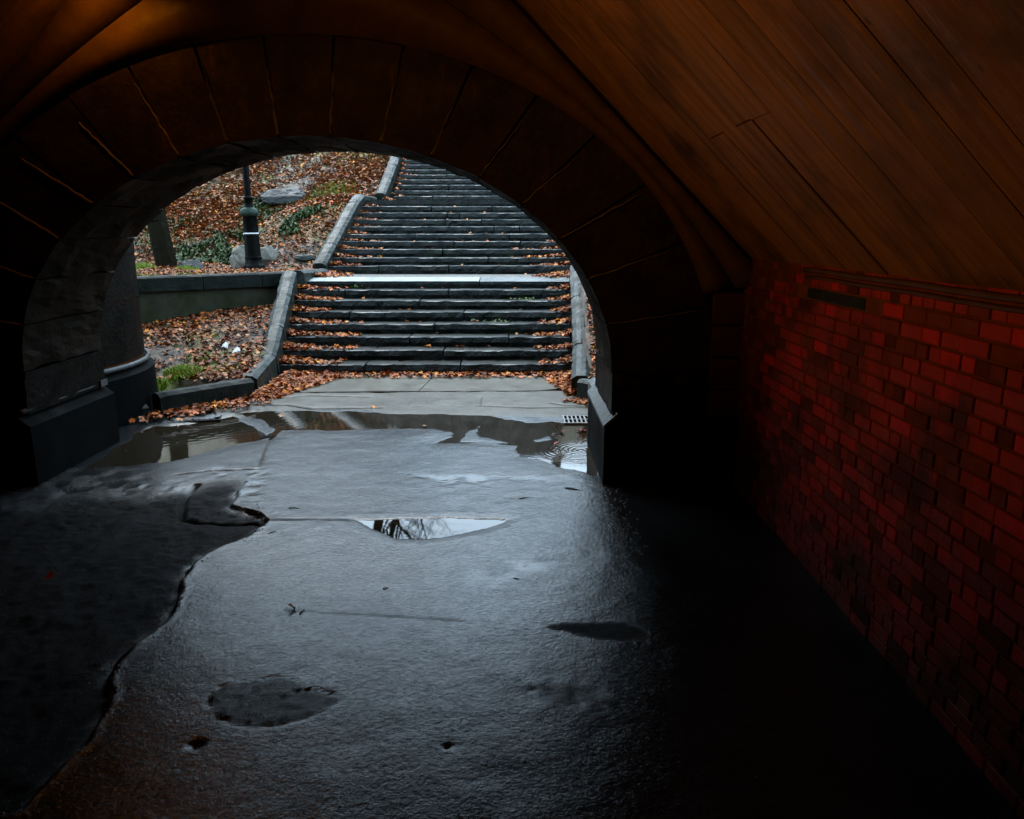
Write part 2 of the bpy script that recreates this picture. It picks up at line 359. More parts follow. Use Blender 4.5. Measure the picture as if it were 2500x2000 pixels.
man_poly = smooth(PZ([(508,1714),(534,1679),(592,1669),(690,1656),(722,1666),(807,1701),(836,1708),(807,1734),(722,1769),(625,1782),(560,1773),(521,1747)]))
wedge = smooth(PZ([(1325,1531),(1415,1527),(1508,1522),(1560,1535),(1590,1556),(1560,1566),(1508,1569),(1434,1558),(1382,1543)]), 1)
patchR = smooth(PZ([(1300,1680),(1340,1668),(1440,1672),(1480,1700),(1470,1730),(1380,1725),(1310,1705)]))
leftcrack = PZ([(1e9 and 480,1182),(447,1215),(443,1262),(500,1273),(560,1270),(640,1272)])
cracks = [(PZ([(640,1272),(760,1270),(860,1271)]), .006, .010), (PZ([(700,1492),(900,1503),(1130,1519)]), .004, .003),
         
          (PZ([(670,975),(750,968),(900,970)]), .03, .03), (PZ([(540,992),(700,990),(760,998),(930,996)]), .03, .03),
          (PZ([(995,991),(1003,978),(1030,974),(1176,971),(1172,992),(1100,993),(1000,994)]), .018, .007),
          (PZ([(1172,992),(1290,997),(1400,995),(1445,996)]), .03, .03), (PZ([(1345,985),(1380,990),(1440,992)]), .03, .03),
          (PZ([(430,1160),(520,1150),(600,1148),(640,1147)]), .008, .015),
          (PZ([(680,1050),(655,1079),(634,1140)]), .008, .012)]
gl_polys = [(PZ([(607,1146),(634,1146),(630,1157),(607,1157)]), 1), (PZ([(521,1157),(540,1148),(560,1150),(550,1157)]), 1),
            (PZ([(632,1158),(636,1175),(620,1205),(605,1220),(596,1215),(612,1180)]), .9), (PZ([(1000,1160),(1100,1162),(1200,1166),(1190,1180),(1080,1178),(1020,1170)]), .85),
            (PZ([(1230,1166),(1380,1164),(1420,1178),(1360,1180)]), .6), (PZ([(1270,1372),(1340,1375),(1330,1390),(1280,1392)]), .8), (PZ([(1130,1410),(1240,1405),(1230,1420),(1140,1424)]), .5)]
def Hf(X, Y):
    h = vnoise(X, Y, 1.1, 11) * .006 + vnoise(X, Y, 4.0, 12) * .0015 + .004
    h += vnoise(X, Y, 9, 15) * .0012
    wob = vnoise(X, Y, 3.5, 13) * .05 + vnoise(X, Y, 12, 14) * .02
    d = sdf(X, Y, pud_main) + wob
    for p in isl: d = np.maximum(d, -sdf(X, Y, p) + vnoise(X, Y, 9, 31) * .02)
    h = h * sstep(0, .5, d) + np.where(d < 0, -.018 * sstep(0, -.12, d) - .0015, .001 + .004 * sstep(0, .2, d))
    d2 = sdf(X, Y, pud_tree) + vnoise(X, Y, 6, 16) * .012
    h = np.where(d2 < .12, h * sstep(-.02, .12, d2) + np.where(d2 < 0, -.012 * sstep(0, -.05, d2) - .001, .001 + .0035 * (1 - sstep(0, .12, d2))), h)
    e = sdf(X, Y, rough_poly) + vnoise(X, Y, 8, 17) * .012
    rg = sstep(.004, -.03, e) * sstep(6.9, 6.1, Y)
    h = h - rg * (.032 + .016 * vnoise(X, Y, 6, 18) + .01 * vnoise(X, Y, 18, 19))
    h = h + .005 * np.exp(-(e / .03) ** 2) * sstep(7.4, 6, Y)
    m = sdf(X, Y, man_poly) + vnoise(X, Y, 9, 20) * .016 + vnoise(X, Y, 28, 44) * .010
    h = h - sstep(.004, -.02, m) * (-.003 + .0055 * vnoise(X, Y, 22, 23) + .0055 * vnoise(X, Y, 40, 43)) + .002 * np.exp(-(m / .02) ** 2) - .009 * np.exp(-((m + .014) / .016) ** 2)
    q = sdf(X, Y, wedge) + vnoise(X, Y, 12, 24) * .015 + vnoise(X, Y, 35, 49) * .012
    h = h - .003 * sstep(.05, -.05, q)
    q = sdf(X, Y, patchR)
    h = h - sstep(.05, -.05, q + vnoise(X, Y, 18, 47) * .03) * (.003 + .007 * vnoise(X, Y, 16, 25) + .003 * vnoise(X, Y, 40, 48))
    h = h - .045 * np.exp(-(dline(X, Y, leftcrack) / .022) ** 2)
    for P, wd, dp in cracks:
        h = h - dp * np.exp(-((dline(X, Y, P) + vnoise(X, Y, 20, 26) * .004) / max(wd, .012)) ** 2)
    for px, py, r, dp in ((479, 1821, .022, .03), (1095, 1829, .012, .02), (1205, 1490, .008, .01), (1300, 1690, .018, .010)):
        cx, cy = onz(px, py); h = h - dp * np.exp(-((X - cx) ** 2 + (Y - cy) ** 2) / r ** 2)
    # ground rises a little and breaks up at the left beside the kerb
    h = h + sstep(8.3, 9.6, Y) * sstep(-2.9, -4.0, X) * (.03 + .03 * vnoise(X, Y, 5, 27))
    yf = np.interp(X, [-4.1, -3.2, -1.3, .35, 1.0], [10.35, 10.52, 10.6, 10.64, 10.95])
    h = np.where((Y > yf - .055 + vnoise(X, Y, 6, 46) * .03) & (X > -4.0), -.06, h)
    h = np.where(Y > 10.62, -.06, h)
    return h
def Fa(X, Y):
    e = sdf(X, Y, rough_poly) + vnoise(X, Y, 6, 28) * .03
    rg = sstep(.03, -.10, e + vnoise(X, Y, 16, 50) * .03) * sstep(7.1, 5.7, Y + vnoise(X, Y, 2, 33) * .5 + vnoise(X, Y, 7, 34) * .3)
    m = sstep(.0, -.01, sdf(X, Y, man_poly)); rg = np.maximum(rg, m * .34)
    rg = np.maximum(rg, .3 * sstep(.06, -.06, sdf(X, Y, patchR) + vnoise(X, Y, 18, 47) * .03)); rg = np.maximum(rg, sstep(.025, -.015, sdf(X, Y, wedge) + vnoise(X, Y, 35, 49) * .012))
    rg = np.maximum(rg, sstep(.03, .0, dline(X, Y, leftcrack)))
    rg = np.maximum(rg, sstep(9.0, 9.8, Y) * sstep(-2.9, -3.6, X) * .6)
    for P, wd, dp in cracks:
        rg = np.maximum(rg, min(1, dp / .014) * sstep(max(wd, .013) * 1.6, max(wd, .013) * .5, dline(X, Y, P) + vnoise(X, Y, 20, 26) * .006) * (X < 1.2))
    con = sstep(9.1, 9.4, Y + vnoise(X, Y, 1.5, 29) * .35) * .75
    g = np.zeros_like(X)
    for P, s in gl_polys:
        g = np.maximum(g, s * sstep(.10, -.06, sdf(X, Y, P) + vnoise(X, Y, 9, 30) * .07 + vnoise(X, Y, 25, 35) * .04))
    return {'rough': rg, 'conc': con * (1 - rg), 'gloss': g}
floor = grid_mesh('tunnel_floor', np.arange(-6.6, 2.2, .02), np.concatenate([np.arange(-9, 1.2, .3), np.arange(1.2, 10.7, .018)]), Hf, M['floor'],
                  mask=lambda X, Y: (Y < 8.9) & (X > -5.6) & (X < 2.1) | ((X < XR(Y) + .45) & (X > -5.1)), attrs=Fa)
tag(floor, 'wet patched asphalt floor running out of the tunnel', kind='structure')
rings = [(*onz(1418, 1098), .05, .5, .00045), (*onz(1385, 1106), .045, .3, .0003), (*onz(1350, 1060), .05, .3, .0003), (*onz(1440, 1078), .042, .25, .0003),
         (*onz(470, 990), .10, 2.3, .00035), (*onz(330, 1040), .13, 1.5, .0003)]
M['water'] = water_mat(rings); M['still'] = water_mat([])
def sheet(name, P, z, grow, label):
    P = np.array(P); xs = np.arange(P[:, 0].min() - grow, P[:, 0].max() + grow, .05); ys = np.arange(P[:, 1].min() - grow, P[:, 1].max() + grow, .05)
    o = grid_mesh(name, xs, ys, lambda X, Y: np.full(X.shape, z), M['water'] if grow > .05 else M['still'], mask=lambda X, Y: sdf(X, Y, [tuple(p) for p in P]) < grow)
    return tag(o, label, kind='structure')
sheet('puddle', pud_main, -.001, .06, 'broad brown puddle across the tunnel mouth')
sheet('puddle', pud_tree, -.0005, .04, 'small mirror-like puddle reflecting a bare tree')

# concrete apron slabs in front of the stairs: parts of the floor
def slab(P, z0, z1, m, parent, name='concrete_slab'):
    n = len(P); v = [(x, y, z0) for x, y in P] + [(x, y, z1) for x, y in P]
    f = [tuple(range(n, 2 * n)), tuple(range(n))[::-1]] + [(i, (i + 1) % n, n + (i + 1) % n, n + i) for i in range(n)]
    return pmesh(name, v, f, m, parent)
jx = -1.35
slab([(-4.1, 10.35), (-3.2, 10.52), (jx + .05, 10.60), (jx + .17, 12.0), (-4.1, 12.0)], -.2, .012, M['conc'], floor)
slab([(jx + .06, 10.60), (.35, 10.64), (1.0, 10.95), (1.25, 12.0), (jx + .18, 12.0)], -.2, .009, M['conc'], floor)

# ---- portal: spandrel wall with an arched opening
def arc(a, b, t): return (CX + a * math.cos(t), ZS + b * math.sin(t))
def prism(name, prof, y0, y1, m, parent, smooth=False, rough=0, nsub=6, seed=0):
    """profile in x,z swept along y; optional rock-faced displacement"""
    ys = [y0 + (y1 - y0) * i / nsub for i in range(nsub + 1)] if rough else [y0, y1]
    n = len(prof); v = []; f = []
    cx = sum(p[0] for p in prof) / n; cz = sum(p[1] for p in prof) / n
    for k, y in enumerate(ys):
        for (x, z) in prof:
            if rough:
                d = rough * (mn.noise(Vector((x * 5 + seed, y * 5, z * 5))) + .5 * mn.noise(Vector((x * 13, y * 13 + seed, z * 13))))
                L = math.hypot(x - cx, z - cz) + 1e-6; edgef = 0.25 if k in (0, len(ys) - 1) else 1
                x += (x - cx) / L * d * edgef; z += (z - cz) / L * d * edgef
            v.append((x, y, z))
    for k in range(len(ys) - 1):
        for i in range(n):
            j = (i + 1) % n
            f.append((k * n + i, k * n + j, (k + 1) * n + j, (k + 1) * n + i))
    f.append(tuple(range(n))[::-1]); q = (len(ys) - 1) * n; f.append(tuple(range(q, q + n)))
    return pmesh(name, v, f, m, parent, smooth)
portal = thing('stone_arch_portal', 'dark stone round-arched tunnel portal framing the stairs outside', 'archway', (CX, YP, 0))
# spandrel (wall around the ring)
N = 40; v = []; f = []
for y in (YP + .03, YB):
    for i in range(N + 1):
        t = math.pi * i / N; x, z = arc(AO - .05, BO - .05, t); v.append((x, y, z))
    for i in range(N + 1):
        t = math.pi * i / N; c, s = math.cos(t), math.sin(t); k = min(9 / max(abs(c), 1e-6), (5.9 - ZS) / max(s, 1e-6))
        v.append((CX + c * k, y, ZS + s * k))
n = 2 * (N + 1)
for i in range(N):
    f += [(i, i + 1, N + 2 + i, N + 1 + i), (n + i + 1, n + i, n + N + 1 + i, n + N + 2 + i), (i, n + i, n + i + 1, i + 1), (N + 1 + i, N + 2 + i, n + N + 2 + i, n + N + 1 + i)]
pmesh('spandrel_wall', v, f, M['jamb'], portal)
# pier masses below springing
for s, xa, xb in ((-1, CX - 9, CX - AO + .02), (1, CX + AO - .02, CX + 9)):
    pmesh('pier_wall', [(xa, YP + .035, -.3), (xb, YP + .035, -.3), (xb, YB, -.3), (xa, YB, -.3), (xa, YP + .035, ZS), (xb, YP + .035, ZS), (xb, YB, ZS), (xa, YB, ZS)],
          [(0, 1, 5, 4), (1, 2, 6, 5), (2, 3, 7, 6), (3, 0, 4, 7), (4, 5, 6, 7), (3, 2, 1, 0)], M['jamb'], portal)
# arc-length spaced joints, keystone at the crown
ts = np.linspace(0, math.pi, 721); pts = np.array([arc(AI, BI, t) for t in ts]); sl = np.concatenate([[0], np.cumsum(np.hypot(*np.diff(pts, axis=0).T))])
NV = 17; tj = [float(np.interp(sl[-1] * k / NV, sl, ts)) for k in range(NV + 1)]
for k in range(NV):
    a, b = tj[k] + .0035, tj[k + 1] - .0035
    nI = 7; prof = [arc(AI, BI, a + (b - a) * i / nI) for i in range(nI + 1)]
    ao = lambda t: math.atan2(math.sin(t) * .96, math.cos(t))
    prof += [arc(AO, BO, b + (a - b) * i / 5) for i in range(6)]
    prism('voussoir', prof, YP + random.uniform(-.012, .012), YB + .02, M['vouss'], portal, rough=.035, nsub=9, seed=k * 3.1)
NB = 60; v = []; f = []
for y in (YP + .03, YB - .03):
    for i in range(NB + 1):
        t = math.pi * i / NB; v += [(arc(AI + .06, BI + .06, t)[0], y, arc(AI + .06, BI + .06, t)[1]), (arc(AO - .02, BO - .02, t)[0], y, arc(AO - .02, BO - .02, t)[1])]
q = 2 * (NB + 1)
for i in range(NB):
    a = 2 * i; f += [(a, a + 1, a + 3, a + 2), (q + a, q + a + 2, q + a + 3, q + a + 1), (a, a + 2, q + a + 2, q + a), (a + 1, q + a + 1, q + a + 3, a + 3)]
pmesh('mortar_bed', v, f, M['jamb'], portal)
# pale mortar beads left proud in the joints
for k in range(1, NV):
    t = tj[k]; (x0, z0), (x1, z1) = arc(AI + .02, BI + .02, t), arc(AI + .62 + .2 * random.random(), BI + .50 + .15 * random.random(), t)
    v = []; f = []; S = 12
    L = math.hypot(x1 - x0, z1 - z0); nx, nz = -(z1 - z0) / L, (x1 - x0) / L
    for i in range(S + 1):
        u = i / S; hw = (.009 * (1 - u) ** .5 + .0025) * random.uniform(.6, 1.3); wv = .006 * random.uniform(-1, 1)
        x = x0 + (x1 - x0) * u + nx * wv; z = z0 + (z1 - z0) * u + nz * wv
        v += [(x - nx * hw, YP - .004, z - nz * hw), (x, YP - .022, z), (x + nx * hw, YP - .004, z + nz * hw)]
        if i: q = i * 3; f += [(q - 3, q, q + 1, q - 2), (q - 2, q + 1, q + 2, q - 1)]
    pmesh('mortar_joint', v, f, M['mortar'], portal)
def box(name, x0, x1, y0, y1, z0, z1, m, parent=None, amp=0, res=.12, seed=0, bev=.012, nose=None, top=None):
    """rock-faced block: faces gridded and displaced, optional worn chamfered nosing in a pale glint colour"""
    nx, ny, nz = [max(1, int(round((b - a) / res))) for a, b in ((x0, x1), (y0, y1), (z0, z1))]
    if not amp: nx = ny = nz = 1
    YS = [y0 + (y1 - y0) * j / ny for j in range(ny + 1)]
    if nose: YS.insert(1, y0 + .016); ny += 1
    V = {}; v = []; f = []; mi = []
    def vid(i, j, k):
        key = (i, j, k)
        if key not in V:
            x, y, z = x0 + (x1 - x0) * i / nx, YS[j], z0 + (z1 - z0) * k / nz
            if amp:
                p = Vector((x * 4 + seed, y * 4, z * 6)); d = amp * (mn.noise(p) + .6 * mn.noise(p * 3.1) + .35 * mn.noise(p * 7.3))
                if j == 0: y += d * (.5 if nose and k == nz else 1) - amp * .3 + (bev if k in (0, nz) else -bev * .4)
                if j == ny: y += d
                if k == nz: z += d * .3
                if i in (0, nx): x += d * .4 + (bev if i == 0 else -bev) * .5
            if nose and j == 0 and k == nz: z -= .010 + .006 * mn.noise(Vector((x * 5, seed, 0)))
            V[key] = len(v); v.append((x, y, z))
        return V[key]
    for i in range(nx):
        for j in range(ny):
            f.append((vid(i, j, nz), vid(i + 1, j, nz), vid(i + 1, j + 1, nz), vid(i, j + 1, nz))); mi.append(1 if (top or (nose and j == 0)) else 0)
            f.append((vid(i, j, 0), vid(i, j + 1, 0), vid(i + 1, j + 1, 0), vid(i + 1, j, 0)))
            mi.append(0)
    for i in range(nx):
        for k in range(nz):
            f.append((vid(i, 0, k), vid(i + 1, 0, k), vid(i + 1, 0, k + 1), vid(i, 0, k + 1)))
            f.append((vid(i, ny, k), vid(i, ny, k + 1), vid(i + 1, ny, k + 1), vid(i + 1, ny, k)))
    for j in range(ny):
        for k in range(nz):
            f.append((vid(0, j, k), vid(0, j, k + 1), vid(0, j + 1, k + 1), vid(0, j + 1, k)))
            f.append((vid(nx, j, k), vid(nx, j + 1, k), vid(nx, j + 1, k + 1), vid(nx, j, k + 1)))
    o = pmesh(name, v, f, m, parent)
    if nose or top:
        o.data.materials.append(nose or top); mi += [0] * (len(f) - len(mi)); o.data.polygons.foreach_set('material_index', mi)
    return o
# jambs + plinths
for s in (-1, 1):
    xi = CX + s * AI; xo = CX + s * AO
    a, b = min(xi, xo), max(xi, xo)
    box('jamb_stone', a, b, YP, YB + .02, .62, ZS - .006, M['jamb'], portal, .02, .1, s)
    pin = -4.17 if s < 0 else .80
    # plinth with weathered sloping top
    xe = xo + s * .6
    prof = [(pin, -.3), (pin, .53), (pin + s * .11, .62), (xe, .62), (xe, -.3)]
    if s < 0: prof = prof[::-1]
    prism('plinth', prof, YP - .10, YB + .06, M['plinth'], portal, rough=.006, nsub=8, seed=5 * s)
def tube(pts, r, seg=8):
    v = []; f = []; n = len(pts)
    for i, p in enumerate(pts):
        a = Vector(pts[max(0, i - 1)]); b = Vector(pts[min(n - 1, i + 1)]); d = (b - a).normalized()
        u = d.cross(Vector((0, 0, 1))); u = u.normalized() if u.length > 1e-4 else Vector((1, 0, 0)); w_ = d.cross(u)
        rr = r[i] if isinstance(r, (list, tuple)) else r
        for k in range(seg):
            t = 2 * math.pi * k / seg; v.append(tuple(Vector(p) + u * rr * math.cos(t) + w_ * rr * math.sin(t)))
    for i in range(n - 1):
        for k in range(seg):
            f.append((i * seg + k, i * seg + (k + 1) % seg, (i + 1) * seg + (k + 1) % seg, (i + 1) * seg + k))
    f.append(tuple(range(seg))[::-1]); f.append(tuple(range((n - 1) * seg, n * seg)))
    return v, f
v, f = tube([(-4.25, YP - .08 + i * .18, .655 + .003 * (i % 2)) for i in range(8)], .024); pmesh('moulding', v, f, M['mould'], portal, True)
v, f = tube([(.885, YP - .08 + i * .2, .64) for i in range(7)], .02); pmesh('moulding', v, f, M['plinth'], portal, True)
pmesh('plinth_cap', [(.79, YP - .12, .525), (.905, YP - .12, .63), (.905, YB + .07, .63), (.79, YB + .07, .525), (.79, YP - .12, .55), (.905, YP - .12, .655), (.905, YB + .07, .655), (.79, YB + .07, .55)],
      [(0, 1, 5, 4), (1, 2, 6, 5), (2, 3, 7, 6), (3, 0, 4, 7), (4, 5, 6, 7), (3, 2, 1, 0)], M['granite'], portal)
box('moulding_end', -4.32, -4.21, YB - .10, YB + .03, .625, .69, M['mould'], portal)

# outside: round wing pier left of the opening
wing = thing('round_wing_pier', 'curved stone wing pier with a pale moulding, just outside the arch at left', 'stone pier', (-6.3, 9.05, 0))
def drum(name, r, z0, z1, m, n=72, a0=-95, a1=150, wobble=.0):
    v = []; f = []
    for i in range(n + 1):
        t = R(a0 + (a1 - a0) * i / n)
        for z, rr in ((z0, r), (z1, r)): v.append((-6.3 + rr * math.cos(t), 9.05 + rr * math.sin(t), z))
        if i: q = i * 2; f.append((q - 2, q, q + 1, q - 1))
    if name == 'plinth':
        for i in range(n + 1):
            t = R(a0 + (a1 - a0) * i / n); v.append((-6.3 + (r - .11) * math.cos(t), 9.05 + (r - .11) * math.sin(t), z1 + .08))
            if i: q = 2 * (n + 1) + i; f.append((i * 2 - 1, i * 2 + 1, q, q - 1))
    return pmesh(name, v, f, m, wing, name != 'plinth')
drum('plinth', 1.90, -.3, .55, M['plinth'])
zz = .70
for i, hgt in enumerate((.34, .36, .52, .55, .56, .6, .6, .6)):
    drum('stone_course', 1.80 + .006 * (i % 2), zz, zz + hgt - .008, M['jamb']); zz += hgt
drum('mortar_core', 1.785, .6, zz, M['oldmortar'])
pts_ = [(-6.3 + 1.84 * math.cos(R(a)), 9.05 + 1.84 * math.sin(R(a)), .655) for a in range(-60, 100, 5)]
v, f = tube(pts_, .03); pmesh('moulding', v, f, M['mould'], wing, True)

# ---- tunnel shell
PX0 = -1.08                                                     # where the slanting ceiling reaches the flat crown
def ceil_z(x): return min(3.92 - x, 5.0)
back = -8.0
tunnel_wall = thing('brick_wall', 'red brick side wall of the tunnel under the slanting plank ceiling', 'wall', (WX, 0, 0))
box('wall_core', WX + .010, WX + .55, back, YP + .02, -.3, 2.0, M['oldmortar'], tunnel_wall)
# bricks (English-like bond: stretchers with header rows); a long slot is missing near the top
bl, bh, jt = .205, .068, .012
unit = {}
def brick_mesh(kind, mname):
    key = (kind, mname)
    if key in unit: return unit[key]
    L = {'s': bl, 'h': bl / 2 - jt / 2, 'q': bl * .72}[kind]
    me = bpy.data.meshes.new('brick'); b = .004
    v = [(.09, 0, 0), (.09, L, 0), (.09, L, bh), (.09, 0, bh), (b, 0, 0), (b, L, 0), (b, L, bh), (b, 0, bh), (0, b, b), (0, L - b, b), (0, L - b, bh - b), (0, b, bh - b)]
    f = [(0, 4, 5, 1), (1, 5, 6, 2), (2, 6, 7, 3), (3, 7, 4, 0), (4, 8, 9, 5), (5, 9, 10, 6), (6, 10, 11, 7), (7, 11, 8, 4), (8, 11, 10, 9)]
    me.from_pydata(v, [], f); me.update(); me.materials.append(M[mname]); unit[key] = (me, L, v, f); return unit[key]
slot = (4.25, 5.0)
cands = []
box('slot_shade_panel', WX + .004, WX + .06, 4.335, 5.185, 22 * (bh + jt) + .001, 22 * (bh + jt) + bh - .001, M['kerb'], tunnel_wall)  # dark panel standing in for the shade inside the empty slot
row = 0; z = .0
def ppx(x, y, z):
    dz = z - EYE; dep = y * math.cos(PITCH) - dz * math.sin(PITCH); up = y * math.sin(PITCH) + dz * math.cos(PITCH)
    return (1250 + FOC * x / dep, 1000 - FOC * up / dep, dep)
while z + bh < 1.99:
    kind = 'h' if row % 3 == 2 else 's'; y = 2.0 - random.random() * .1 - (.1 if row % 2 else 0)
    while y < YP - .02:
        k = kind if random.random() < .8 else random.choice('shq')
        L = {'s': bl, 'h': bl / 2 - jt / 2, 'q': bl * .72}[k]
        if y + L > YP + .0: break
        if not (row == 22 and y + L > 4.30 and y < 5.2) and not (row == 22 and 5.95 < y < 6.2):
            px, py, dep = ppx(WX, y + L / 2, z); r = random.random()
            if random.random() < .02 and k == 'h': r = 2
            mm = 'brick_red' if r < .50 else 'brick_bright' if r < .66 else 'brick_brown' if r < .93 else 'brick_dark'
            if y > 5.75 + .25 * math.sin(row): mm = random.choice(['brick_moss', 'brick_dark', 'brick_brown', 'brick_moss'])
            if r < 2: cands.append((k, mm, y, z, L, px < 2560 and py < 2040, L / dep * WX / dep))
        y += L + jt
    z += bh + jt; row += 1
vis = sorted([c for c in cands if c[5] and c[3] > .3], key=lambda c: -c[6]); first = set(id(c) for c in vis[:300])
sv = []; sf = []; sm = []
rest_mats = ['brick_red', 'brick_bright', 'brick_brown', 'brick_dark', 'brick_moss']
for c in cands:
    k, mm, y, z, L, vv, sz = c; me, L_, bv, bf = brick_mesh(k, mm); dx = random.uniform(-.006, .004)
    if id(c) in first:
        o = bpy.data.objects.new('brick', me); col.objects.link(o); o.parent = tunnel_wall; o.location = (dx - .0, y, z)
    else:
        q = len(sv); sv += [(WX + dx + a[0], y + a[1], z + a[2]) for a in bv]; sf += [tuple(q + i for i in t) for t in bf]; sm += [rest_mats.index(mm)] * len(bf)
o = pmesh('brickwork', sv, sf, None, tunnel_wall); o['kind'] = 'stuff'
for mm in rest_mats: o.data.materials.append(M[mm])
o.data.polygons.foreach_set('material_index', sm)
box('wall_run', WX, WX + .5, back, 1.9, -.3, 2.0, M['brick_red'], tunnel_wall)
lw = box('left_tunnel_wall', LX - .5, LX, back, YP + .02, -.3, 2.0, M['brick_brown']); tag(lw, 'brick side wall of the tunnel beyond the left edge of the view', 'wall')
ew = box('daylight_blocker', LX - .5, WX + .5, back - .4, back, -.3, 5.3, M['jamb']); tag(ew, 'added dark wall behind the viewer that keeps daylight out of the tunnel', 'wall')  # unseen wall, added to shut out daylight from the tunnel's other end
# corner quoins between ring and brick wall
for i in range(7):
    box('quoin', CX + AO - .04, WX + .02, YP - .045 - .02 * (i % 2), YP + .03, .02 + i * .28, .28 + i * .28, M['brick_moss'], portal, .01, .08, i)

# ceiling: slanting plank sides and flat crown
ceiling = thing('plank_ceiling', 'slanting ceiling of wide boards lit orange by a lamp', 'ceiling', (WX, 0, 2.0))
def board(name, y0, y1, x0, x1, side, m, parent, dz=0.0, seed=0.0):
    """board lying on the slope between x0<x1 (right side coordinates)"""
    S = max(2, int((x1 - x0) / .25)); v = []; f = []
    th = .025 * .707
    for i in range(S + 1):
        x = x0 + (x1 - x0) * i / S; z = 3.92 - x - dz * .707 + .0015 * math.sin(9 * x + seed); xx = x - dz * .707
        wa = .0012 * math.sin(5 * x + seed * 3); 
        for (yy, t) in ((y0 + wa, 0), (y1 - wa, 0), (y1, 1), (y0, 1)):
            X = xx + t * th; Zc = z + t * th
            if side < 0: X = 2 * CX - X
            v.append((X, yy, Zc))
    for i in range(S):
        q = i * 4
        for k in range(4): f.append((q + k, q + (k + 1) % 4, q + 4 + (k + 1) % 4, q + 4 + k))
    f += [(3, 2, 1, 0), (S * 4, S * 4 + 1, S * 4 + 2, S * 4 + 3)]
    return pmesh(name, v, f, m, parent)
seams = [6.60, 6.36, 6.08, 5.80, 5.60, 5.36, 5.10, 4.90, 4.60, 4.36, 4.09, 3.80, 3.55, 3.27, 3.05, 2.90, 2.63, 2.37, 2.1, 1.85, 1.6]
for i in range(len(seams) - 1):
    y1, y0 = seams[i], seams[i + 1]; g = .0022
    mm = M['plank'] if i % 3 else M['plank2']
    if abs(y0 - 4.09) < .01 or abs(y1 - 4.90) < .01:                # butt joint at x = 1.19
        board('plank', y0 + g, y1 - g, PX0, 1.185, 1, mm, ceiling, .0, i); board('plank', y0 + g, y1 - g, 1.192, WX + .06, 1, mm, ceiling, .004, i + .5)
    elif abs(y1 - 4.09) < .01:
        board('plank', y0 + g, y1 - g, PX0, 1.19, 1, mm, ceiling, 0.003, i); board('plank', y0 + g, y1 - .022, 1.193, WX + .06, 1, mm, ceiling, 0, i + .5)
    elif abs(y1 - 5.10) < .01:
        board('plank', y0 + g, y1 - .006, PX0, WX + .06, 1, mm, ceiling, -.003, i)
    else:
        board('plank', y0 + g, y1 - g, PX0, WX + .06, 1, mm, ceiling, random.uniform(0, .003), i)
    if y0 > 4.3: board('plank', y0 + g, y1 - g, PX0, WX + .06, -1, mm, ceiling, random.uniform(0, .006), i)
def slope_sheet(name, y0, y1, off, side, m, parent):
    a = [(PX0 - .1, 4.1), (WX + .1, 3.92 - WX - .0)]; v = []
    for (x, z) in ((PX0, 3.92 - PX0), (WX + .12, 3.92 - WX - .12)):
        for d in (off, off + .3):
            X = x + d * .707; Z = z + d * .707
            if side < 0: X = 2 * CX - X
            v += [(X, y0, Z), (X, y1, Z)]
    f = [(0, 1, 5, 4), (2, 6, 7, 3), (0, 4, 6, 2), (1, 3, 7, 5), (0, 2, 3, 1), (4, 5, 7, 6)]
    return pmesh(name, v, f, m, parent)
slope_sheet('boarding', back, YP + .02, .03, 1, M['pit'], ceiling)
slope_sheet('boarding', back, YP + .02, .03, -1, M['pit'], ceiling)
board('boarding', back, 1.598, PX0, WX + .06, 1, M['plank'], ceiling); board('boarding', back, 4.3, PX0, WX + .06, -1, M['plank'], ceiling)
box('crown_board', 2 * CX - PX0, PX0, back, YP + .02, 5.0, 5.04, M['plank2'], ceiling)
rf = box('bridge_deck', LX - 1.6, WX + 1.6, back - .6, YB, 5.25, 5.9, M['jamb']); tag(rf, 'solid bridge deck carried over the tunnel', 'bridge deck')
# cornice rods where ceiling meets brick
for (zz_, xx_, r_) in ((1.945, WX - .045, .016), (1.90, WX - .022, .012)):
    v, f = tube([(xx_ + .003 * math.sin(i), 5.15 - i * .35, zz_ + .003 * math.sin(i * 2)) for i in range(14)], r_); 
    pmesh('trim_rod', v, f, M['fascia'], ceiling, True)
# curved fascia between ring and ceiling
fas = thing('curved_fascia', 'curved flaring fascia board following the arch up to the ceiling', 'fascia', (CX, YP, ZS))
def prof_out(t):
    c, s = math.cos(t), math.sin(t)
    # radial distance to ceiling line (right side, mirrored for left)
    ca = abs(c); k1 = (3.92 - CX - ZS) / (ca + s); k2 = (5.0 - ZS) / max(s, 1e-6)
    return min(k1, k2)
for st in range(2):
    for side in (0, 1):
        v = []; f = []; S = 40
        for i in range(S + 1):
            t = R(14.5 + (90 - 14.5) * i / S); 
            x1, z1 = arc(AO - .02, BO - .02, t); tt = math.atan2(z1 - ZS, x1 - CX); K = prof_out(tt) - .035
            x2, z2 = CX + K * math.cos(tt), ZS + K * math.sin(tt)
            for u, last in ((st / 2, 0), ((st + 1) / 2 - (.008 if st < 1 else 0), 1)):
                u_ = u; bul = .008 * math.sin(math.pi * u_)
                x = x1 + (x2 - x1) * u_; z = z1 + (z2 - z1) * u_; y = YP - .02 - .20 * u_ + bul - .006 * st
                if side: x = 2 * CX - x
                v += [(x, y, z), (x, y + .03, z)]
            if i:
                q = i * 4
                f += [(q - 4, q, q + 2, q - 2), (q - 3, q - 1, q + 3, q + 1), (q - 4, q - 3, q + 1, q), (q - 2, q + 2, q + 3, q - 1)]
        f += [(0, 2, 3, 1), (S * 4, S * 4 + 1, S * 4 + 3, S * 4 + 2)]
        pmesh('fascia_board', v, f, M['fascia'], fas, True)

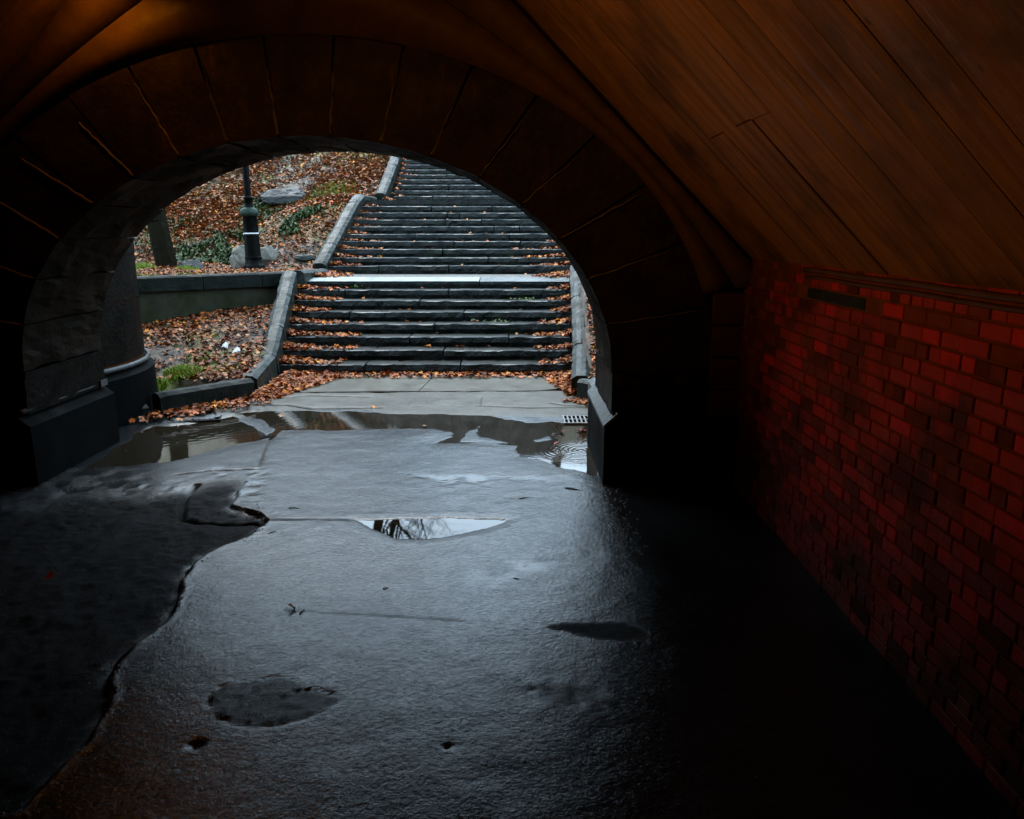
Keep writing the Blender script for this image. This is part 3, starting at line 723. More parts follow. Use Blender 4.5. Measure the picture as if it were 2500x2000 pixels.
# ================================================================== STAIRS
stairs = thing('stone_staircase', 'long wet stone staircase climbing the hill in three flights', 'staircase', (CX, 11.9, 0))
def flight(S, xl, xr, joints, seed):
    D0, d, r, n, z0 = S
    for i in range(n):
        y = D0 + i * d; a, b = xl(y), xr(y); cuts = joints.get(i, None)
        if cuts is None:
            m_ = random.choice((2, 3)); cuts = sorted(random.uniform(.2, .8) for _ in range(m_ - 1)) if n < 15 or i < 7 else [random.uniform(.35, .7)]
        cuts = [0] + cuts + [1]
        for k in range(len(cuts) - 1):
            x0 = a + (b - a) * cuts[k] + .004; x1 = a + (b - a) * cuts[k + 1] - .004
            dy = random.uniform(-.012, .012)
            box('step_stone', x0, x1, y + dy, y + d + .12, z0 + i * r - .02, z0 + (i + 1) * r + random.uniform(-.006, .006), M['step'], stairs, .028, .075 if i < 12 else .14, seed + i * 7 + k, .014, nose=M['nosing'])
flight((11.9, .42, .16, 7, 0.0), lambda y: XL(y) - .1, lambda y: XR(y) + .05, {0: [.3, .62], 1: [.56], 2: [.44, .78], 3: [.52], 4: [.22, .62], 5: [.46], 6: [.19, .56]}, 1)
D7 = 11.9 + 7 * .42
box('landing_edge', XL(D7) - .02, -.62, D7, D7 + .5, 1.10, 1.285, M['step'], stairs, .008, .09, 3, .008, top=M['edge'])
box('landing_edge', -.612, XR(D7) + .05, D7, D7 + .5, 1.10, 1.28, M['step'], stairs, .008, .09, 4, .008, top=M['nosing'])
for o_ in stairs.children:
    if o_.name.startswith('landing_edge'):
        for v_ in o_.data.vertices:
            if v_.co.z > 1.2: v_.co.z += .012 - .05 * max(0, 1 - (v_.co.y + 11.9 - D7) / .5)
box('landing_pavement', -4.0, 1.25, D7 + .505, 16.75, 1.0, 1.283, M['landing'], stairs, .006, .15, 9, 0)
flight(S2[:3] + (9,) + S2[4:], lambda y: -3.85, lambda y: 1.3, {}, 50)
D9 = 16.6 + 9 * .38
box('landing_edge', -3.62, 1.4, D9, D9 + .45, 2.72, 2.91, M['step'], stairs, .012, .12, 5, .01)
box('landing_pavement', -3.6, 1.5, D9 + .455, 21.8, 2.6, 2.905, M['landing'], stairs, .004, .2, 9, 0)
flight(S3, lambda y: -3.2, lambda y: 1.6, {}, 90)

def stone_bar(name, A, B, wd, ht, m, parent, seed=0, ch=.32, amp=.014, seg=None):
    """chamfered coping stone from A to B (top centreline)"""
    A = Vector(A); B = Vector(B); d = (B - A); L = d.length; d.normalize(); side = d.cross(Vector((0, 0, 1))).normalized()
    up = side.cross(d).normalized(); S = seg or max(3, int(L / .09)); c = ch * wd
    sec = [(-wd / 2, -ht), (-wd / 2, -c * .55), (-wd / 2 + c * .75, 0), (0, .004), (wd / 2 - c * .75, 0), (wd / 2, -c * .55), (wd / 2, -ht)]
    v = []; f = []; n = len(sec)
    for i in range(S + 1):
        p = A + d * L * i / S; sh = .97 if i in (0, S) else 1
        for (a, b) in sec:
            q = p + side * a * sh + up * b * (1 if b > -.02 or b == -ht else 1) - (up * .008 if i in (0, S) else Vector((0, 0, 0)))
            nn = amp * (mn.noise(q * 5 + Vector((seed, 0, 0))) + .6 * mn.noise(q * 14))
            q = q + up * nn * .8 + side * nn * (1 if a > 0 else -1)
            v.append(tuple(q))
    for i in range(S):
        for k in range(n):
            f.append((i * n + k, i * n + (k + 1) % n, (i + 1) * n + (k + 1) % n, (i + 1) * n + k))
    f.append(tuple(range(n))[::-1]); f.append(tuple(range(S * n, S * n + n)))
    return pmesh(name, v, f, m, parent)
def coping_run(label, P, cuts, wd, ht, m=None, name='stair_parapet', cat='parapet', group='stone copings beside the stairs'):
    t = thing(name, label, cat, P[0], group); m = m or M['coping']
    P = [Vector(p) for p in P]; k = 0
    for (a, b), c in zip(zip(P[:-1], P[1:]), cuts):
        c = [0] + c + [1]
        for i in range(len(c) - 1):
            d = (b - a); e = .006 / d.length
            stone_bar('coping_stone', a + d * (c[i] + e), a + d * (c[i + 1] - e), wd, ht, m, t, seed=k * 5.3 + len(label)); k += 1
    return t
coping_run('thick sloping coping left of the lowest flight of steps', [(-3.58, 10.35, .27), (-3.68, 11.6, .38), (-4.05, 14.35, 1.48)], [[], [.30, .66]], .25, .42)
coping_run('sloping coping right of the lowest flight of steps', [(.93, 10.35, .28), (1.07, 11.9, .50), (1.22, 14.9, 1.56), (1.30, 15.6, 1.56)], [[], [.55], []], .26, .5)
coping_run('sloping coping left of the middle flight', [(-4.0, 16.35, 1.52), (-3.83, 19.3, 2.85), (-3.80, 20.0, 3.06)], [[.30], []], .29, .5)
coping_run('low level coping crossing the first landing to the middle flight', [(-4.0, 14.62, 1.46), (-4.0, 15.5, 1.43), (-3.86, 16.15, 1.42)], [[], []], .30, .3)
coping_run('sloping coping left of the top flight', [(-3.42, 20.9, 3.12), (-3.4, 23.0, 4.0), (-3.40, 28.0, 6.2)], [[.5], [.25, .6]], .27, .5)
coping_run('short coping stub turning into the second landing', [(-3.76, 20.1, 3.06), (-3.45, 20.35, 2.98)], [[]], .22, .2, name='coping_stub')
coping_run('low dark kerb running left from the stair coping to the round pier', [(-3.50, 10.22, .27), (-4.32, 9.22, .27)], [[]], .22, .45, M['kerb'], 'stone_kerb', 'kerb', 'low stone kerbs at the foot of the stairs')
coping_run('small broken kerb stone beside the round pier', [(-4.42, 9.16, .16), (-4.62, 8.95, .17)], [[]], .22, .4, M['kerb'], 'stone_kerb', 'kerb', 'low stone kerbs at the foot of the stairs')
coping_run('short grey kerb at the foot of the right coping', [(.93, 10.18, .27), (1.42, 9.62, .27)], [[]], .20, .5, M['coping'], 'stone_kerb', 'kerb', 'low stone kerbs at the foot of the stairs')
coping_run('grey sloping block between kerb and right arch pier', [(1.02, 9.2, .47), (.96, 8.05, .60)], [[]], .22, .85, M['granite'], 'stone_kerb', 'kerb', 'low stone kerbs at the foot of the stairs')
# retaining wall with coping
rw = thing('retaining_wall', 'mossy retaining wall with stone coping left of the stairs', 'wall', (-4.15, 14.5, 0))
W0 = Vector((-4.12, 14.52, 1.2)); W1 = Vector((-9.2, 10.2, 1.2)); dd = (W1 - W0).normalized(); nn_ = Vector((-dd.y, dd.x, 0))
if nn_.y > 0: nn_ = -nn_
def wallbox(name, s0, s1, t0, t1, z0, z1, m):
    c = [W0 + dd * s + nn_ * t for s, t in ((s0, t0), (s1, t0), (s1, t1), (s0, t1))]
    v = [(p.x, p.y, z0) for p in c] + [(p.x, p.y, z1) for p in c]
    return pmesh(name, v, [(0, 1, 5, 4), (1, 2, 6, 5), (2, 3, 7, 6), (3, 0, 4, 7), (4, 5, 6, 7), (3, 2, 1, 0)], m, rw)
wallbox('wall_face', -.05, 6.6, -.3, 0, -.2, 1.2, M['retain'])
s = -.1
for L in (.62, 1.05, 1.15, 1.3, 1.3, 1.3):
    a = W0 + dd * (s + .006); b = W0 + dd * (s + L - .006); off = nn_ * -.12
    stone_bar('coping_stone', (a.x + off.x, a.y + off.y, 1.44), (b.x + off.x, b.y + off.y, 1.44), .36, .24, M['kerb'], rw, seed=s * 9, ch=.12, amp=.006); s += L

# ================================================================== TREES (their branches show in the puddle)
def tree_mesh(seed, ht, lean, r0, levels=5):
    rr = random.Random(seed); tv, tf, bv, bf = [], [], [], []
    def seg(V, F, a, b, ra, rb, n):
        d = (b - a).normalized(); u = d.cross(Vector((.3, .9, .1))).normalized(); w2 = d.cross(u); q = len(V)
        for p, r in ((a, ra), (b, rb)):
            for k in range(n):
                t = 2 * math.pi * k / n; V.append(tuple(p + u * r * math.cos(t) + w2 * r * math.sin(t)))
        for k in range(n): F.append((q + k, q + (k + 1) % n, q + n + (k + 1) % n, q + n + k))
    def grow(p, d, L, r, lv):
        n = 5 if lv < 2 else 3 + (lv < 3); steps = 5 if lv < 4 else 3; V, F = (tv, tf) if lv == 0 else (bv, bf)
        for i in range(steps):
            q = p + d * (L / steps); r2 = r * (.86 if lv else .90)
            seg(V, F, p, q, r, r2, 8 if lv == 0 else n); p, r = q, r2
            j = .10 + .07 * lv
            d = (d + Vector((rr.uniform(-j, j), rr.uniform(-j, j), rr.uniform(-j, j) + (.04 if lv else 0) - (.05 if lv > 2 else 0)))).normalized()
            if lv < levels and (i > 0 or lv > 0):
                for _ in range(rr.choice((1, 1, 2)) if lv else 1):
                    ax = Vector((rr.uniform(-1, 1), rr.uniform(-1, 1), rr.uniform(-.2, .7))).normalized()
                    grow(p, (d * .55 + ax * .75).normalized(), L * rr.uniform(.45, .68), r * rr.uniform(.42, .62), lv + 1)
        if lv < levels:
            for _ in range(2):
                ax = Vector((rr.uniform(-1, 1), rr.uniform(-1, 1), rr.uniform(0, .6)))
                grow(p, (d + ax * .6).normalized(), L * .6, r * .75, lv + 1)
    grow(Vector((0, 0, -.3)), Vector((lean, 0, 1)).normalized(), ht, r0, 0)
    out = []
    for nme, V, F in (('trunk', tv, tf), ('branches', bv, bf)):
        me = bpy.data.meshes.new(nme); me.from_pydata(V, [], F); me.update(); me.materials.append(M['bark']); out.append(me)
    return out
tm = [tree_mesh(11, 6.5, .18, .30, 4), tree_mesh(23, 6.0, -.12, .22, 4), tree_mesh(37, 6.8, .05, .25, 4)]
def tree(k, x, y, rot, s, label):
    t = thing('bare_tree', label, 'tree', (x, y, float(T(x, y))), 'bare trees on top of the hill'); t.rotation_euler.z = rot; t.scale = (s, s, s)
    for me in tm[k]:
        o = bpy.data.objects.new(me.name, me); col.objects.link(o); o.parent = t
    return t
tree(0, -5.6, 34, 2.9, 1.0, 'thick leaning bare tree mirrored in the small puddle')
tree(1, -5.0, 35.5, .6, .95, 'slimmer bare tree standing right behind the leaning one')
tree(2, 2.2, 37, 1.2, 1.0, 'bare tree above the right end of the small puddle')
tree(1, -13, 33, 2.1, 1.1, 'bare tree far to the left on the hilltop')
tree(2, 8.5, 33, 4.0, 1.1, 'bare tree far to the right on the hilltop')
tree(0, -19, 27, 4.4, 1.0, 'leaning bare tree on the slope left of the wing pier')

mt = tree(1, -7.55, 17.4, 0.4, 1.1, 'dark mossy tree trunk rising behind grass tufts at the left')
_ = 0
# ================================================================== OBJECTS
def lathe(prof, seg=24):
    v = []; f = []; n = len(prof)
    for k in range(seg):
        t = 2 * math.pi * k / seg
        for (r, z) in prof: v.append((r * math.cos(t), r * math.sin(t), z))
    for k in range(seg):
        q = (k + 1) % seg
        for i in range(n - 1): f.append((k * n + i, q * n + i, q * n + i + 1, k * n + i + 1))
    return v, f
LXp, LYp = -5.40, 16.55; LZ = float(T(LXp, LYp)) + .05
lamp = thing('lamp_post', 'black cast iron lamp post on the leafy terrace', 'lamp post', (LXp, LYp, LZ)); lamp.rotation_euler = (0, R(-.8), 0)
def lpart(name, prof, m, seg=24, par=None):
    v, f = lathe(prof, seg); me = bpy.data.meshes.new(name); me.from_pydata(v, [], f); me.update(); return link(name, me, m, par or lamp, seg > 10)
lpart('foot', [(.0, 0), (.235, 0), (.235, .06), (.22, .09), (.19, .12), (.175, .17), (.17, .21), (.185, .22), (.185, .25), (.16, .27), (0, .27)], M['iron'], 8)
lpart('base_column', [(.165, .25), (.16, .30), (.148, .8), (.142, 1.06), (.155, 1.09)], M['iron'], 16)
lpart('band', [(.156, .72), (.156, .745), (.14, .745)], M['band'], 16)
lpart('collar', [(.15, 1.08), (.185, 1.11), (.19, 1.15), (.165, 1.20), (.13, 1.24), (.10, 1.25)], M['irongreen'], 24)
lpart('neck', [(.095, 1.25), (.085, 1.30), (.08, 1.42), (.10, 1.43), (.10, 1.45), (.07, 1.48)], M['iron'], 16)
lpart('shaft', [(.07, 1.45), (.066, 2.0), (.05, 3.4), (.08, 3.45), (.08, 3.5), (0, 3.52)], M['iron'], 12)
lpart('lantern', [(.10, 3.5), (.20, 3.75), (.21, 4.0), (.14, 4.2), (.03, 4.3), (.03, 4.45), (0, 4.46)], M['mould'], 16)

def blob(name, loc, s, m, label, cat, seed, amp=.35, sub=3, group=None, flat=0):
    bm = bmesh.new(); bmesh.ops.create_icosphere(bm, subdivisions=sub, radius=1)
    for v_ in bm.verts:
        p = v_.co.copy(); d = 1 + amp * mn.noise(p * 1.3 + Vector((seed, 0, 0))) + amp * .35 * mn.noise(p * 4 + Vector((0, seed, 0)))
        # planar facets
        for k in range(6):
            a = Vector((math.sin(seed + k * 2.1), math.cos(seed * 1.3 + k * 1.7), math.sin(k * 3.3 + seed) * .7)).normalized(); q = p.dot(a)
            if q > .72: d = min(d, .80 / q + .02 * mn.noise(p * 9))
        v_.co = Vector((p.x * d * s[0], p.y * d * s[1], p.z * d * s[2]))
    me = bpy.data.meshes.new(name); bm.to_mesh(me); bm.free(); o = link(name, me, m, None, False); o.location = loc
    return tag(o, label, cat, group)
def ground(x, y): return float(T(x, y))
x, y = -5.92, 17.5
blob('boulder', (x, y, ground(x, y) + .14), (.34, .3, .36), M['boulder'], 'pale grey boulder behind the lamp post, its left half', 'rock', 2.3, .25, 4)
x, y = -5.42, 17.5
blob('boulder', (x, y, ground(x, y) + .10), (.24, .25, .24), M['boulder'], 'smaller mottled rock right of the lamp post base', 'rock', 5.1, .3, 4)
x, y = -7.05, 17.3
blob('rock', (x, y, ground(x, y) + .02), (.30, .25, .22), M['outcrop'], 'dark low rock at the foot of the mossy trunk', 'rock', 8.2, .3, 4)
for (x, y, sx, sy, sz, s) in ((-6.2, 22.7, .8, 1.2, .30, 3.1),):
    blob('rock_outcrop', (x, y, ground(x, y) - .22), (sx, sy, sz), M['outcrop'], 'flat grey bedrock showing through the leaves on the upper slope', 'rock', s, .35, 4)
x, y = -3.95 - .5, 17.15
blob('rock', (x, y, ground(x, y) + .03), (.28, .12, .09), M['coping'], 'small flat stone left of the middle flight coping', 'rock', 6.6, .3, 3)
for (px, py, z, s, lab) in ((544, 801, .75, .05, 'crumpled white paper scrap on the leaves, left of a pair'), (572, 808, .74, .06, 'flat white paper scrap on the leaves, right of a pair')):
    x, y = onz(px, py, z); z = ground(x, y) + .03
    v = [(x - s, y - .02, z), (x, y - .04, z + .03), (x + s, y, z), (x + s * .7, y + .07, z + .06), (x - s * .1, y + .09, z + .09), (x - s * .9, y + .06, z + .05)]
    tag(pmesh('paper_scrap', v, [(0, 1, 4, 5), (1, 2, 3, 4)], M['paper']), lab, 'litter', 'white scraps on the lower slope')
# drains
def grate(label, cx, cy, w_, d_, nb, rows, rot, m):
    t = thing('drain_grate', label, 'drain grate', (cx, cy, .014), 'iron drain grates'); t.rotation_euler.z = rot; t.rotation_euler.x = 0
    def b(name, x0, x1, y0, y1, z0=-.012, z1=.008, m_=m):
        v = [(x0, y0, z0), (x1, y0, z0), (x1, y1, z0), (x0, y1, z0), (x0, y0, z1), (x1, y0, z1), (x1, y1, z1), (x0, y1, z1)]
        me = bpy.data.meshes.new(name); me.from_pydata(v, [], [(0, 1, 5, 4), (1, 2, 6, 5), (2, 3, 7, 6), (3, 0, 4, 7), (4, 5, 6, 7), (3, 2, 1, 0)]); me.update(); link(name, me, m_, t)
    b('pit', -w_ / 2, w_ / 2, -d_ / 2, d_ / 2, -.012, .0015, M['pit'])
    e = .015
    for r in range(rows + 1):
        y = -d_ / 2 + d_ * r / rows; b('rail', -w_ / 2 - e, w_ / 2 + e, y - e * .7, y + e * .7, z1=.006)
    for k in range(nb + 1):
        x = -w_ / 2 + w_ * k / nb; b('bar', x - e * .6, x + e * .6, -d_ / 2, d_ / 2, z1=.0045)
gx, gy = onz(1418, 1027)
grate('light worn drain grate beside the right kerb block', gx, gy, .40, .36, 8, 2, 0, M['grate'])
gx, gy = onz(478, 1024)
gg = grate('dark half flooded drain grate left of the puddle', gx, gy + .02, .55, .36, 9, 1, R(14), M['iron'])

# ---- leaves
LEAF = np.array([(0, -1, 0), (.35, -.35, .12), (.95, -.2, .0), (.5, .25, .14), (.6, .8, .02), (0, 1.15, .1), (-.6, .8, .0), (-.5, .25, .14), (-.95, -.2, .02), (-.35, -.35, .12), (0, 0, -.02)])
LF = np.array([(10, 0, 1), (10, 1, 2), (10, 2, 3), (10, 3, 4), (10, 4, 5), (10, 5, 6), (10, 6, 7), (10, 7, 8), (10, 8, 9), (10, 9, 0)])
PAL = np.array([(.28, .070, .015), (.36, .115, .020), (.17, .045, .020), (.12, .050, .025), (.22, .11, .06), (.42, .16, .015), (.10, .042, .028), (.27, .17, .11), (.20, .075, .032), (.48, .22, .02)])
def leaves_mesh(name, P, size, tilt, pal_w, matname='leaf', flatz=1.0, pal=PAL):
    n = len(P); a = rng.uniform(0, 2 * np.pi, n); s = size * rng.uniform(.6, 1.25, n); tx = rng.normal(0, tilt, n); ty = rng.normal(0, tilt, n)
    base = LEAF[None] * s[:, None, None] * np.array([1, 1, 1.8])
    curl = rng.uniform(-.6, 1.6, n)[:, None]; base[:, :, 2] += curl * (base[:, :, 0] ** 2) / s[:, None] * .5
    ca, sa = np.cos(a)[:, None], np.sin(a)[:, None]
    x = base[:, :, 0] * ca - base[:, :, 1] * sa; y = base[:, :, 0] * sa + base[:, :, 1] * ca; z = base[:, :, 2] + x * tx[:, None] + y * ty[:, None]
    co = np.stack([x + P[:, 0:1], y + P[:, 1:2], z + P[:, 2:3]], -1).reshape(-1, 3)
    F = (LF[None] + (np.arange(n) * 11)[:, None, None]).reshape(-1, 3)
    me = bpy.data.meshes.new(name); me.vertices.add(len(co)); me.vertices.foreach_set('co', co.astype(np.float32).ravel())
    me.loops.add(F.size); me.loops.foreach_set('vertex_index', F.ravel().astype(np.int32)); me.polygons.add(len(F))
    me.polygons.foreach_set('loop_start', np.arange(0, F.size, 3, dtype=np.int32)); me.update(calc_edges=True)
    c = pal[rng.choice(len(pal), n, p=pal_w)] * rng.uniform(.7, 1.6, (n, 1)) * np.array([1.35, 1.12, .8]) * KA; c4 = np.concatenate([c, np.ones((n, 1))], 1)
    at = me.attributes.new('tint', 'FLOAT_COLOR', 'POINT'); at.data.foreach_set('color', np.repeat(c4, 11, axis=0).astype(np.float32).ravel())
    return link(name, me, M[matname])
def pw(*w_): w_ = np.array(w_, float); return w_ / w_.sum()
allP = []
def scatter(n, x0, x1, y0, y1, fn=T, keep=None, dz=.015, mound=0.0):
    x = rng.uniform(x0, x1, n); y = rng.uniform(y0, y1, n)
    if keep is not None: k = keep(x, y) > rng.uniform(0, 1, n); x, y = x[k], y[k]
    return np.stack([x, y, fn(x, y) + dz + rng.uniform(0, .03, len(x)) + mound], 1)
clump = lambda x, y: np.clip(.75 + .6 * vnoise(x, y, 1.3, 41) + .3 * vnoise(x, y, 4, 42), .12, 1)
inwing = lambda x, y: np.hypot(x + 6.3, y - 9.05) > 1.95
L1 = scatter(17000, -7.5, -3.6, 8.9, 14.6, keep=lambda x, y: np.clip(clump(x, y) - .62 * np.exp(-((x + 4.9) ** 2 + (y - 11.4) ** 2) / 1.1), .1, 1) * inwing(x, y) * (x < XL(y) - .2) * (y < yw(x) + .02) * (y > 9.25 + (x + 4.32) * 1.2))
L2 = scatter(30000, -9.5, -3.9, 12, 22, keep=lambda x, y: clump(x, y) * (y > yw(x) + .28) * (x < -4.05))
L3 = scatter(46000, -9.5, -3.5, 20, 32, keep=lambda x, y: clump(x, y) * .85 * np.where(np.hypot((x + 6.2), (y - 22.9)) < .6, .3, 1))
L4 = scatter(16000, 1.0, 3.4, 9.8, 18, keep=lambda x, y: np.clip(clump(x, y) + .3, 0, 1) * (x > XR(y) + .26))
w1 = pw(4, 3, 6, 8, 6, 1.5, 8, 5, 6, .7)
o = leaves_mesh('fallen_leaves', np.concatenate([L1, L2, L4]), .035, .35, w1); tag(o, 'carpet of wet brown and orange fallen leaves', kind='stuff')
o = leaves_mesh('fallen_leaves', L3, .047, .3, pw(3, 3, 4, 6, 7, 1.5, 5, 7, 5, .6)); tag(o, 'pale leaves strewn over the upper slope', kind='stuff')
# leaves caught on the steps, thick against the left coping and right coping
SL = []
def on_step(x, y):
    z = np.zeros_like(y)
    for (D0, d, r, n, z0) in (S1, S2, S3):
        i = np.floor((y - D0) / d) + 1; z = np.where(y >= D0, z0 + np.clip(i, 0, n) * r, z)
    return z
def stepband(n, y0, y1, edge_fn, wdt, side, power=3.2):
    y = rng.uniform(y0, y1, n); u = rng.uniform(0, 1, n) ** power * wdt * (.5 + .8 * (vnoise(y, y * 0, 1.9, 51) * .5 + .5)); x = edge_fn(y) + side * u
    # gather towards the back of each tread
    return np.stack([x, y, on_step(x, y) + .01 + rng.uniform(0, 1, n) * .07 * np.clip(1 - u / wdt * 1.6, 0, 1)], 1)
SL.append(stepband(2500, 11.9, 14.8, lambda y: XL(y) - .02, 1.05, 1)); SL.append(stepband(1000, 11.9, 14.8, lambda y: XR(y) + .02, .55, -1))
SL.append(stepband(1700, 15.3, 20.0, lambda y: -3.8 + 0 * y, .75, 1)); SL.append(stepband(700, 20.2, 28, lambda y: -3.2 + 0 * y, .4, 1))
SL.append(stepband(1100, 15.3, 17.5, lambda y: 1.2 + 0 * y, 1.0, -1)); SL.append(stepband(500, 17.5, 20, lambda y: 1.2 + 0 * y, .4, -1))
n = 50; y = 11.9 + .42 * rng.integers(0, 7, n) + rng.uniform(.26, .41, n); x = rng.uniform(-3.4, .9, n); SL.append(np.stack([x, y, on_step(x, y) + .01], 1))
n = 60; y = 16.6 + .38 * rng.integers(-1, 9, n) + rng.uniform(.25, .37, n); x = rng.uniform(-3.4, .9, n); SL.append(np.stack([x, y, on_step(x, y) + .01], 1))
# drift at the foot of the steps and along the left kerb
n = 3000; y = rng.uniform(10.0, 11.9, n); u = rng.uniform(0, 1, n) ** 1.9; x = -3.42 + u * (.25 + .75 * np.clip((y - 10.0) / 1.9, 0, 1)); SL.append(np.stack([x, y, .02 + .06 * rng.uniform(0, 1, n) * (1 - u)], 1))
n = 700; y = 11.88 - rng.uniform(0, 1, n) ** 2.5 * .35; x = rng.uniform(-3.4, 1.0, n); SL.append(np.stack([x, y, .02 + .02 * rng.uniform(0, 1, n)], 1))
n = 900; y = rng.uniform(10.3, 11.9, n); u = rng.uniform(0, 1, n) ** 2; x = .86 + .05 * (y - 10.3) - u * .55 * np.clip((y - 10.0) / 1.9, 0, 1); SL.append(np.stack([x, y, .02 + .05 * rng.uniform(0, 1, n) * (1 - u)], 1))
n = 260; u = rng.uniform(0, 1, n); x = .95 + u * .45 - rng.uniform(0, 1, n) ** 2 * .3; y = 10.1 - u * .5 - rng.uniform(0, 1, n) ** 2 * .2; SL.append(np.stack([x, y, .02 + 0 * x], 1))
n = 420; u = rng.uniform(0, 1, n); x = -3.5 - u * .9 + rng.uniform(0, 1, n) ** 2 * .5; y = 10.05 - u * .95 - rng.uniform(0, 1, n) ** 2 * .45; SL.append(np.stack([x, y, .035 + .03 * rng.uniform(0, 1, n)], 1))
o = leaves_mesh('fallen_leaves', np.concatenate(SL), .038, .3, pw(6, 6, 6, 4, 3, 3, 4, 1, 4, 1.2)); tag(o, 'red-brown leaves drifted on the steps and against the copings', kind='stuff')

# single leaves, twigs and bits lying on the floor
one = []
for (px, py, s, c, lab) in ((1418, 1053, .05, 4, 'dark red leaf floating in the puddle below the right grate'), (1372, 1056, .035, 4, 'small red leaf in the puddle left of the floating one'),
                            (1357, 1085, .03, 4, 'tiny red leaf at the ripples of the right puddle'), (715, 1488, .028, 0, 'small orange leaf on the wet asphalt left of centre'),
                            (125, 1410, .04, 0, 'curled red and white leaf on the dark rough asphalt at left'), (687, 1017, .04, 7, 'pale leaf at the far edge of the brown puddle'),
                            (912, 997, .04, 5, 'yellow-brown leaf on the cracked strip below the apron'), (1037, 1042, .035, 7, 'pale leaf on the near edge of the puddle band')):
    x, y = onz(px, py); pal1 = np.array([PAL[c]]) if c != 4 else np.array([(.16, .008, .003)])
    o = leaves_mesh('leaf', np.array([(0, 0, 0.)]), s, .3, np.array([1.0]), pal=pal1); o.location = (x, y, .012 if py > 1150 or py in (1017, 997, 1042) else .008); tag(o, lab, 'leaf', 'single leaves on the floor')
for i, (a, b, r, lab) in enumerate((((705, 1243), (735, 1244), .004, 'short black twig above the small puddle, left side'), ((1265, 1222), (1300, 1215), .004, 'bent twig right of the small puddle'),
                               ((1380, 1194), (1423, 1198), .006, 'dark twig near the right pier foot'), ((935, 1440), (953, 1434), .004, 'short twig in the middle of the wet asphalt'),
                               ((1252, 1413), (1280, 1418), .003, 'thin twig beside the glossy patch at right'), ((733, 1500), (742, 1492), .004, 'tiny twig beside the small orange leaf'),
                               ((655, 1305), (683, 1300), .003, 'thin twig below the curved asphalt edge'), ((1205, 1543), (1225, 1540), .003, 'small twig near the dark wedge crack'))):
    A, B = onz(*a), onz(*b); P = [(A[0] + (B[0] - A[0]) * t, A[1] + (B[1] - A[1]) * t + .012 * math.sin(3 * t + i), .008 + .004 * math.sin(5 * t)) for t in (0, .25, .5, .75, 1)]
    v, f = tube(P, [r, r, r * .9, r * .7, r * .5], 6); tag(pmesh('twig', v, f, M['twig']), lab, 'twig', 'twigs on the floor')
# grit and crumbs scattered on the floor
gv = []; gf = []
for i in range(900):
    y = rng.uniform(2.2, 8.0); x = rng.uniform(-4.0, 1.3)
    if i < 380:                                                     # debris line along the right pier foot and overlay lip
        if i < 160: y = rng.uniform(5.0, 6.6); x = .82 + rng.normal(0, .07) + (6.6 - y) * .02
        else:
            e = EDGE[rng.integers(5, len(EDGE))]; x = e[0] + rng.normal(-.05, .06); y = e[1] + rng.normal(0, .08)
    s = rng.uniform(.002, .0055) * (1.6 if i < 380 else 1); zz_ = float(Hf(np.array([[x]]), np.array([[y]]))[0, 0]) if i < 380 else .004
    q = len(gv)
    for k in range(6): gv.append((x + s * math.cos(k * 1.05) * rng.uniform(.6, 1.2), y + s * math.sin(k * 1.05) * rng.uniform(.6, 1.2), zz_))
    gv.append((x, y, zz_ + s * 1.1)); gf += [(q + k, q + (k + 1) % 6, q + 6) for k in range(6)]
tag(pmesh('grit', gv, gf, M['pebble']), 'pale grit and crumbs lying on the asphalt', kind='stuff')

# ---- grass and ivy
def blades(name, spots, label):
    v = []; f = []; c = []
    for (cx, cy, r, n, h) in spots:
        for _ in range(n):
            a = rng.uniform(0, 6.28); q = r * math.sqrt(rng.uniform(0, 1)); x = cx + q * math.cos(a); y = cy + q * math.sin(a) * 1.1; z = ground(x, y)
            hh = h * rng.uniform(.5, 1.2) * (1 - .5 * q / r); b = rng.uniform(0, 6.28); wx, wy = .006 * math.cos(b), .006 * math.sin(b); lx, ly = rng.normal(0, .4, 2) * hh
            i = len(v); v += [(x - wx, y - wy, z), (x + wx, y + wy, z), (x + lx * .4 + wx * .6, y + ly * .4 + wy * .6, z + hh * .65), (x + lx * .4 - wx * .6, y + ly * .4 - wy * .6, z + hh * .65), (x + lx, y + ly, z + hh)]
            f += [(i, i + 1, i + 2, i + 3), (i + 3, i + 2, i + 4)]; t = rng.uniform(.6, 1.3); c += [(.14 * t, .20 * t, .018 * t, 1)] * 5
    me = bpy.data.meshes.new(name); me.from_pydata(v, [], f); me.update(); at = me.attributes.new('tint', 'FLOAT_COLOR', 'POINT'); at.data.foreach_set('color', np.array(c, np.float32).ravel())
    return tag(link(name, me, M['leaf']), label, kind='stuff')
blades('grass', [(-4.6, 10.0, .22, 900, .16), (-4.55, 10.6, .25, 900, .15), (-4.2, 10.7, .28, 300, .07), (-3.85, 10.75, .2, 250, .07), (-4.5, 11.3, .3, 250, .08), (-4.9, 12.0, .4, 250, .07),
                 (-7.75, 16.6, .22, 700, .22), (-6.75, 16.5, .25, 500, .16), (-6.3, 13.5, .45, 1100, .09), (-5.7, 14.2, .4, 900, .08), (-6.9, 13.2, .4, 700, .09), (-5.0, 15.0, .35, 500, .07), (-7.4, 15.0, .5, 700, .07), (-5.1, 16.2, .5, 400, .06), (-4.5, 16.0, .3, 300, .06),
                 (-4.55, 9.3, .12, 160, .05), (-4.4, 8.9, .1, 120, .05), (-4.9, 21.8, .8, 3500, .10), (-4.4, 21.2, .35, 1200, .10), (-4.5, 25, 1.2, 1500, .08), (1.55, 12.6, .2, 200, .08), (-5.8, 25.5, 1.5, 1500, .08), (1.62, 10.3, .12, 60, .05)], 'tufts of green grass among the leaves')
IV = []
